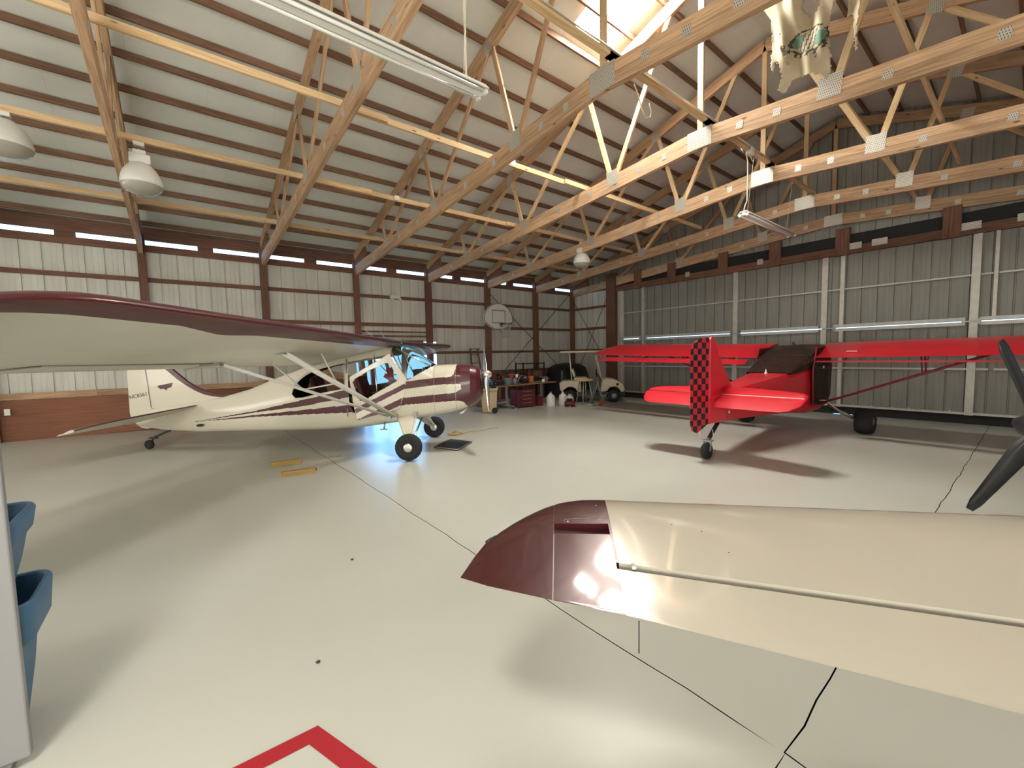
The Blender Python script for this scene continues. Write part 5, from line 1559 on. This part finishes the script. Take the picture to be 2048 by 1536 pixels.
p9 = on_table(2.42, -.10); blob('bench_vise', 'grey bench vise at the right end of the work table', 'vise', p9, [('base', 'steel', lambda k: (k.box(p9 + Vector((0, 0, .03)), (.16, .13, .06)), k.box(p9 + Vector((-.06, 0, .12)), (.05, .12, .12)), k.box(p9 + Vector((.05, 0, .12)), (.05, .12, .12)))), ('screw', 'alu', lambda k: (k.tube([p9 + Vector((.05, 0, .10)), p9 + Vector((.2, 0, .10))], .012, 8), k.tube([p9 + Vector((.19, -.07, .10)), p9 + Vector((.19, .07, .10))], .006, 6)))])
p10 = on_table(2.15, -.28); blob('white_filter', 'small white canister filter at the table front edge', 'filter', p10, [('canister', 'white', lambda k: k.lathe([(.05, 0), (.052, .10), (.045, .11)], 16, 0, (0, 0, 1), p10)), ('cap', 'black', lambda k: k.lathe([(.035, .11), (.035, .135)], 16, 0, (0, 0, 1), p10))])
p11 = on_table(1.70, .24); blob('cowling_piece', 'dark maroon cowling piece leaning at the back of the table', 'cowling', p11, [('shell', 'maroon', lambda k: k.grid([[p11 + Vector((.24 * math.cos(a), .05 * j, .02 + .24 * math.sin(a))) for a in [PI * i / 10 for i in range(11)]] for j in range(4)])), ('stiffener', 'steel', lambda k: k.tube([p11 + Vector((.235 * math.cos(a), .0, .02 + .235 * math.sin(a))) for a in [PI * i / 10 for i in range(11)]], .007, 6))])
p12 = on_table(.80, .22); blob('goose_neck_lamp', 'thin bent work lamp rising behind the grey tub', 'lamp', p12, [('arm', 'steel', lambda k: k.tube([p12, p12 + Vector((0, 0, .2)), p12 + Vector((-.1, 0, .33)), p12 + Vector((-.2, 0, .36))], .010, 6)), ('shade', 'black', lambda k: k.lathe([(.02, 0), (.07, .09), (.065, .09), (.015, .005)], 14, 0, (-.6, 0, -.8), p12 + Vector((-.2, 0, .36)))), ('base', 'black', lambda k: k.lathe([(.07, 0), (.07, .015)], 14, 0, (0, 0, 1), p12))])
# under the table
q = gp(8.85, 10.55); t = thing('tool_chest', 'dark red tool chest with drawers under the work table', 'tool chest', q)
k = MB(); k.box(q + Vector((0, 0, .31)), (.72, .44, .56)); k.build('body', M['chest'], t, .008)
for i in range(4):
    k = MB(); k.box(q + Vector((0, -.225, .13 + .125 * i)), (.66, .02, .105)); dw_ = k.build('drawer', M['chest'], t, .004)
    k = MB(); k.box(q + Vector((0, -.242, .155 + .125 * i)), (.40, .014, .016)); k.build('drawer_pull', M['steel'], dw_)
for a in (-1, 1):
    for b in (-1, 1):
        k = MB(); k.lathe([(.028, -.01), (.028, .01)], 12, 0, (0, 1, 0), q + Vector((a * .28, b * .17, .029))); k.build('castor', M['rubber'], t)
q2 = gp(8.0, 11.45); blob('cardboard_box', 'brown cardboard box on the floor behind the first table leg', 'box', q2, [('carton', 'cardboard', lambda k: k.box(q2 + Vector((0, 0, .28)), (.50, .42, .52))), ('tape', 'paper', lambda k: k.box(q2 + Vector((0, 0, .541)), (.5, .05, .002)))])
q3 = gp(9.45, 10.42); blob('pink_gas_can', 'faded pink can under the right half of the work table', 'can', q3, [('can', 'chest', lambda k: k.box(q3 + Vector((0, 0, .17)), (.22, .18, .32))), ('handle', 'black', lambda k: k.tube([q3 + Vector((-.07, 0, .33)), q3 + Vector((-.05, 0, .39)), q3 + Vector((.05, 0, .39)), q3 + Vector((.07, 0, .33))], .012, 6)), ('cap', 'whiteplast', lambda k: k.lathe([(.025, 0), (.025, .03)], 10, 0, (0, 0, 1), q3 + Vector((.08, .05, .33))))])

# ---- white plastic jugs
def jug(x, y, h, label, mk='whiteplast'):
    c = gp(x, y); t = thing('plastic_jug', label, 'jug', c, 'white jugs on the floor')
    k = MB(); k.lathe([(.13, .0), (.145, .03), (.145, h * .62), (.12, h * .78), (.05, h * .92), (.035, h * .93), (.035, h)], 20, 0, (0, 0, 1), c); k.build('bottle', M[mk], t)
    k = MB(); k.lathe([(.04, h), (.04, h + .03)], 14, 0, (0, 0, 1), c); k.build('cap', M['blue' if h > .44 else 'white'], t)
    k = MB(); k.tube([c + Vector((-.02, -.06, h * .86)), c + Vector((-.05, -.14, h * .84)), c + Vector((-.06, -.16, h * .68)), c + Vector((-.05, -.13, h * .6))], .016, 8); k.build('grip', M[mk], t)
jug(9.62, 10.02, .46, 'tall white plastic jug nearest the table leg on the floor')
jug(10.15, 9.98, .44, 'cream plastic jug with loop handle right of the tall white jug')
jug(10.62, 10.12, .32, 'short white plastic pail right of the two jugs', 'paper')
# ---- air compressor
c = gp(9.98, 9.50); t = thing('air_compressor', 'small dark portable air compressor on the floor before the jugs', 'compressor', c)
dx = Vector((.79, -.61, 0))
k = MB(); k.tube([c - dx * .17 + Vector((0, 0, .11)), c - dx * .15 + Vector((0, 0, .11)), c + dx * .15 + Vector((0, 0, .11)), c + dx * .17 + Vector((0, 0, .11))], [.05, .085, .085, .05], 16); k.build('tank', M['chest'], t)
k = MB(); k.box(c + Vector((0, 0, .22)), (.17, .12, .10)); k.build('motor', M['black'], t, .015)
k = MB(); k.tube([c - dx * .14 + Vector((0, 0, .2)), c - dx * .12 + Vector((0, 0, .34)), c + dx * .12 + Vector((0, 0, .34)), c + dx * .14 + Vector((0, 0, .2))], .010, 6); k.build('carry_handle', M['steel'], t)
for s in (-1, 1):
    k = MB(); k.box(c + dx * (.10 * s) + Vector((0, 0, .016)), (.05, .14, .03)); k.build('foot', M['rubber'], t)
k = MB(); pts = [c + Vector((.02 + .19 * math.cos(a), -.02 + .17 * math.sin(a), .012 + .0 * a)) for a in [PI + PI * i / 14 for i in range(15)]]
for p in pts: p.z = gz(p.x) + .012
k.tube(pts, .010, 6); k.build('air_hose', M['orange'], t)
# ---- wooden stool
c = gp(10.98, 9.74); t = thing('work_stool', 'tall wooden work stool with splayed grey legs before the cart', 'stool', c)
k = MB(); k.lathe([(.27, .80), (.285, .815), (.285, .855), (.27, .87), (.001, .872)], 24, 0, (0, 0, 1), c); k.build('seat', M['light_wood'], t)
for a in (30, 120, 210, 300):
    r0, r1 = .16, .30
    f = c + Vector((r1 * math.cos(R(a)), r1 * math.sin(R(a)), 0)); f.z = gz(f.x) + .005
    k = MB(); k.tube([c + Vector((r0 * math.cos(R(a)), r0 * math.sin(R(a)), .81)), f], .020, 8); k.build('leg', M['steel'], t)
k = MB(); k.tube([c + Vector((.25 * math.cos(a), .25 * math.sin(a), .30)) for a in [2 * PI * i / 20 for i in range(20)]], .010, 6, closed=True); k.build('foot_ring', M['steel'], t)
# ---- sawhorse
t = thing('sawhorse', 'blue grey folding sawhorse standing in front of the cart nose', 'sawhorse', gp(11.5, 9.38))
a, b = gp(11.42, 9.52, .74), gp(11.75, 9.86, .74)
k = MB(); k.beam(a, b, .07, .08); k.build('top_bar', M['rubberblue'], t)
dd = (b - a).normalized(); nn = Vector((-dd.y, dd.x, 0))
for e in (a, b):
    for s in (-1, 1):
        f = e + nn * (.24 * s); f.z = gz(f.x) + .01
        k = MB(); k.beam(e - Vector((0, 0, .02)), f, .045, .03); k.build('leg', M['rubberblue'], t)
# ---- golf cart (heading to the lower right)
GC, GH = gp(11.98, 10.42), R(-47)
gc = local_thing('golf_cart', 'cream golf cart with flat roof and bench seat in the far corner', 'golf cart', (GC.x, GC.y), GH)
g0 = GC.z
k = MB(); k.prism([(-1.05, .42), (-1.08, .70), (-.95, .78), (-.30, .78), (-.26, .36), (-.42, .36), (-.48, .48), (-.60, .55), (-.76, .55), (-.88, .48), (-.94, .40)], (0, 0, g0), (1, 0, 0), (0, 0, 1), (0, 1, 0), -.55, .55); k.build('rear_body', M['cartcream'], gc, .03)
k = MB(); k.prism([(.38, .36), (.46, .80), (.62, .86), (.95, .80), (1.18, .66), (1.27, .45), (1.22, .36), (1.12, .36), (1.04, .50), (.90, .56), (.74, .52), (.62, .38)], (0, 0, g0), (1, 0, 0), (0, 0, 1), (0, 1, 0), -.55, .55); k.build('front_cowl', M['cartcream'], gc, .04)
k = MB(); k.box((.1, 0, g0 + .30), (2.2, .95, .12)); k.box((1.2, 0, g0 + .30), (.14, 1.05, .16)); k.build('chassis', M['black'], gc, .01)
for s in (-1, 1):
    k = MB(); k.lathe([(.05, 0), (.05, .012), (.001, .014)], 12, 0, (1, 0, .3), (1.13, s * .38, g0 + .64)); k.build('headlamp', M['black'], gc)
    k = MB(); k.lathe([(.05, 0), (.05, .012), (.001, .014)], 12, 0, (0, s, 0), (1.0, s * .55, g0 + .64)); k.build('side_lamp', M['black'], gc)
    for uu in (-.68, .88):
        k = MB(); wheel(k, (uu, s * .47, g0 + .225), .225, .19, .5); k.build('tyre', M['rubber'], gc)
        k = MB(); hubcap(k, (uu, s * .47, g0 + .225), .225, .19, .5); k.build('wheel_hub', M['greypaint'], gc)
    for a, b in (((-.62, s * .5, .75), (-.70, s * .5, 1.80)), ((.46, s * .5, .80), (.22, s * .5, 1.80))):
        k = MB(); k.tube([(a[0], a[1], g0 + a[2]), (b[0], b[1], g0 + b[2])], .018, 8); k.build('roof_post', M['whiteplast'], gc)
k = MB(); k.box((-.26, 0, g0 + 1.83), (1.55, 1.15, .075)); k.build('roof', M['cartcream'], gc, .03)
k = MB(); k.box((-.30, 0, g0 + .83), (.50, 1.0, .11)); k.build('seat_cushion', M['cartcream'], gc, .03)
for s in (-1, 1):
    k = MB(); k.beam((-.52, s * .26, g0 + .92), (-.60, s * .26, g0 + 1.20), .47, .09, (1, 0, 0)); k.build('seat_back', M['cartcream'], gc, .03)
k = MB(); k.tube([(.30 + .0, .22 + .17 * math.cos(a), g0 + 1.02 + .15 * math.sin(a)) for a in [2 * PI * i / 20 for i in range(20)]], .014, 6, closed=True); k.tube([(.30, .22, g0 + 1.02), (.46, .22, g0 + .78)], .018, 8); k.build('steering_wheel', M['black'], gc)
k = MB(); k.box((-.98, 0, g0 + 1.0), (.06, .9, .30)); k.build('rear_basket', M['black'], gc)
# ---- small things on the floor near the cart
c = gp(10.72, 9.22); t = thing('white_rag', 'crumpled white rag on the floor left of the orange cord heap', 'rag', c)
k = MB(); k.grid([[c + Vector((.14 * (i / 5 - .5) * 2, .10 * (j / 5 - .5) * 2, .012 + .06 * abs(math.sin(i * 1.7 + j * 2.3)) * (1 - abs(i / 5 - .5) * 1.4))) for j in range(6)] for i in range(6)]); k.build('cloth', M['paper'], t)
c2_ = gp(11.28, 9.22); t = thing('orange_cord_reel', 'orange extension cord heap on the floor before the sawhorse', 'extension cord', c2_)
k = MB(); k.tube([(c2_.x + (.12 - .001 * i) * math.cos(i * .7), c2_.y + (.10 - .001 * i) * math.sin(i * .7), c2_.z + .014 + .0035 * i) for i in range(40)], .012, 6); k.build('coil', M['orange'], t)
k = MB(); pts = [(11.18, 9.15), (10.9, 9.05), (11.1, 8.85), (11.5, 8.85), (11.75, 8.95)]
k.tube([(x, y, gz(x) + .008) for x, y in pts], .007, 6); k.build('loose_end', M['orange'], t)
c = gp(12.95, 10.28); t = thing('white_cone', 'tiny white plastic cone on the floor beside the door jamb', 'cone', c)
k = MB(); k.lathe([(.11, 0), (.11, .015), (.075, .02), (.02, .17), (.001, .175)], 14, 0, (0, 0, 1), c); k.build('cone', M['whiteplast'], t)
# ---- ladder leaning on the left wall
t = thing('step_ladder', 'old brown wooden step ladder leaning on the left wall behind the propeller', 'ladder', gp(8.55, 12.75))
for s in (-1, 1):
    k = MB(); k.beam(gp(8.56 + s * .24, 12.60, .01), (8.54 + s * .16, 12.93, 1.86), .03, .07, (0, 1, 0)); k.build('rail', M['dark_wood'], t)
for i in range(6):
    q = (i + .7) / 6.4
    k = MB(); k.beam((8.57 - .22 + .07 * q, lerp(12.60, 12.93, q), lerp(-.1, 1.86, q)), (8.57 + .22 - .07 * q, lerp(12.60, 12.93, q), lerp(-.1, 1.86, q)), .09, .022, (0, 0, 1)); k.build('step', M['dark_wood'], t)
k = MB(); k.box((8.56, 12.90, 1.86), (.38, .14, .03)); k.build('top_step', M['dark_wood'], t)
# ---- dark equipment stored against the wall behind the cart
def rack(x, y, w_, d_, h, label, n):
    c = gp(x, y); t = thing('storage_rack', label, 'shelf', c)
    for a in (-1, 1):
        for b in (-1, 1):
            k = MB(); k.beam(c + Vector((a * w_ / 2, b * d_ / 2, .005)), c + Vector((a * w_ / 2, b * d_ / 2, h)), .04, .04, (1, 0, 0)); k.build('upright', M['black'], t)
    for i in range(n):
        k = MB(); k.box(c + Vector((0, 0, .15 + (h - .2) * i / max(1, n - 1))), (w_ + .04, d_ + .04, .03)); k.build('shelf_board', M['black'], t)
    return c, t
c, t = rack(11.0, 12.62, 1.1, .45, 1.45, 'dark metal storage rack against the left wall beyond the table', 3)
for i, (dx_, mk, nm, lb, ct) in enumerate(((-.38, 'black', 'paint_tin', 'black paint tin on the lower shelf of the dark rack', 'tin'), (-.05, 'chest', 'red_canister', 'dark red canister on the middle of the dark rack', 'canister'), (.32, 'cardboard', 'parts_carton', 'brown parts carton at the right end of the dark rack', 'box'))):
    z = .166 if i == 0 else .816
    pp = c + Vector((dx_, 0, z))
    if i < 2: blob(nm, lb, ct, pp, [('can', mk, lambda k, pp=pp: k.lathe([(.10, 0), (.10, .26), (.06, .29), (.06, .31)], 16, 0, (0, 0, 1), pp)), ('lid', 'steel', lambda k, pp=pp: k.lathe([(.065, .31), (.065, .33)], 14, 0, (0, 0, 1), pp))])
    else: blob(nm, lb, ct, pp, [('carton', mk, lambda k, pp=pp: k.box(pp + Vector((0, 0, .14)), (.32, .3, .28))), ('flap', mk, lambda k, pp=pp: k.box(pp + Vector((.0, -.13, .285)), (.32, .12, .004), rot=Matrix.Rotation(.3, 3, 'X')))])
c = gp(12.75, 12.25); t = thing('covered_machine', 'tall dark machine under a black cover in the far corner behind the cart', 'machine', c)
k = MB(); k.grid([[c + Vector((a * s, b * s * .8, z)) for a, b in ((-1, -.8), (-.8, -1), (0, -1.05), (.8, -1), (1, -.8), (1, .8), (.8, 1), (-.8, 1), (-1, .8))] for z, s in ((.02, .85), (.4, .80), (.9, .76), (1.2, .66), (1.35, .45), (1.40, .12))], 0, True, True); k.build('cover', M['black'], t)
k = MB(); k.box(c + Vector((0, 0, .35)), (1.1, .9, .6)); k.build('frame', M['steel'], t)
c = gp(9.50, 12.40); t = thing('dark_workbench', 'low dark workbench against the red kick board behind the table', 'workbench', c)
k = MB(); k.box(c + Vector((.2, 0, .80)), (1.3, .6, .06)); k.build('bench_top', M['dark_wood'], t)
for a in (-.38, .78):
    for b in (-.22, .22):
        k = MB(); k.beam(c + Vector((a, b, .016)), c + Vector((a, b, .77)), .07, .07, (1, 0, 0)); k.build('leg', M['dark_wood'], t)
for i, (dx_, h, mk, lb) in enumerate(((-.25, .22, 'maroon', 'maroon oil can at the left of the dark workbench'), (.15, .30, 'black', 'black gallon can at the middle of the dark workbench'), (.62, .18, 'steel', 'low steel can near the right end of the dark workbench'))):
    pp = c + Vector((dx_, -.05, .832)); blob('oil_can', lb, 'can', pp, [('can', mk, lambda k, pp=pp, h=h: k.lathe([(.09, 0), (.09, h * .8), (.04, h)], 16, 0, (0, 0, 1), pp)), ('spout', 'steel', lambda k, pp=pp, h=h: k.tube([pp + Vector((0, 0, h)), pp + Vector((.05, 0, h + .08))], .008, 6))], 'cans on the dark workbench')

# ---- left foreground: pale panel and stacked blue bins
t = thing('partition_panel', 'pale grey upright panel edge filling the left foreground', 'panel', gp(-.95, 2.47))
k = MB(); k.box((-.985, 2.47, 1.015), (.86, .035, 1.95)); k.build('panel', M['greypaint'], t, .006)
for xx in (-1.3, -.64):
    k = MB(); k.box((xx, 2.47, .024), (.07, .08, .032)); k.build('foot', M['greypaint'], t)
def blue_bin(zb, h, x1, over, label):
    """stacking recycling bin with a thick out-turned rim"""
    y0, y1, x0 = 2.56, 2.94, -1.02
    t = thing('recycling_bin', label, 'bin', (-.8, 2.75, zb), 'blue stacking recycling bins')
    k = MB()
    def ring(z, g, gr=0.0):
        a0, a1, b0, b1 = x0 - g, x1 + g + gr, y0 - min(g, .03), y1 + g
        r = .07; pts = []
        for cx, cy, st in ((a1 - r, b0 + r, -90), (a1 - r, b1 - r, 0), (a0 + r, b1 - r, 90), (a0 + r, b0 + r, 180)):
            for q in range(7):
                aa = R(st + 15 * q); pts.append((cx + r * math.cos(aa), cy + r * math.sin(aa), z))
        return pts
    rws = [ring(zb, -.05), ring(zb + h * .35, -.022), ring(zb + h * .66, -.004), ring(zb + h * .70, .006, over * .5), ring(zb + h * .74, .014, over), ring(zb + h * .98, .026, over), ring(zb + h, .022, over), ring(zb + h, .004, over), ring(zb + h * .72, -.014, over * .5), ring(zb + h * .12, -.06)]
    k.grid(rws, 0, True, True); n = len(rws[0]); k.face(range(n)); nb = len(k.v) - n; k.face([nb + j for j in range(n)])
    o = k.build('tub', M['bin'], t); o.data.set_sharp_from_angle(angle=R(50))
    k = MB(); k.tube(ring(zb + h, .014, over), .012, 6, closed=True); k.build('rolled_rim', M['bin'], t)
    return t
blue_bin(.012, .60, -.582, .025, 'lower blue stacking recycling bin with a wide jutting rim')
blue_bin(.615, .34, -.588, .0, 'upper blue recycling bin holding bits of litter')
c = Vector((-.70, 2.72, .665)); blob('red_soda_can', 'red and white can inside the upper blue bin', 'can', c, [('can', 'red', lambda k: k.lathe([(.03, 0), (.033, .01), (.033, .11), (.028, .12)], 14, 0, (.1, .1, 1), c)), ('can_top', 'alu', lambda k: k.lathe([(.028, .12), (.001, .121)], 14, 0, (.1, .1, 1), c))])
c = Vector((-.68, 2.83, .665)); blob('yellow_wrapper', 'bent yellow strip of wrapper in the upper blue bin', 'litter', c, [('strip', 'chock', lambda k: k.tube([c, c + Vector((.0, .015, .10)), c + Vector((-.02, .02, .17)), c + Vector((-.01, .03, .21))], .012, 6))])
# ---- specks dropped on the floor
for i, (x, y, lb) in enumerate(((.487, 2.32, 'tiny dark crumb on the floor near the red painted line'), (1.0, 3.37, 'tiny dark speck alone on the open floor'))):
    pp = gp(x, y); k = MB(); k.lathe([(.010, 0), (.012, .004), (.006, .009), (.001, .010)], 8, 0, (0, 0, 1), pp); tag(k.build('floor_debris', M['black'], loc=pp), lb, 'debris', 'specks on the floor')
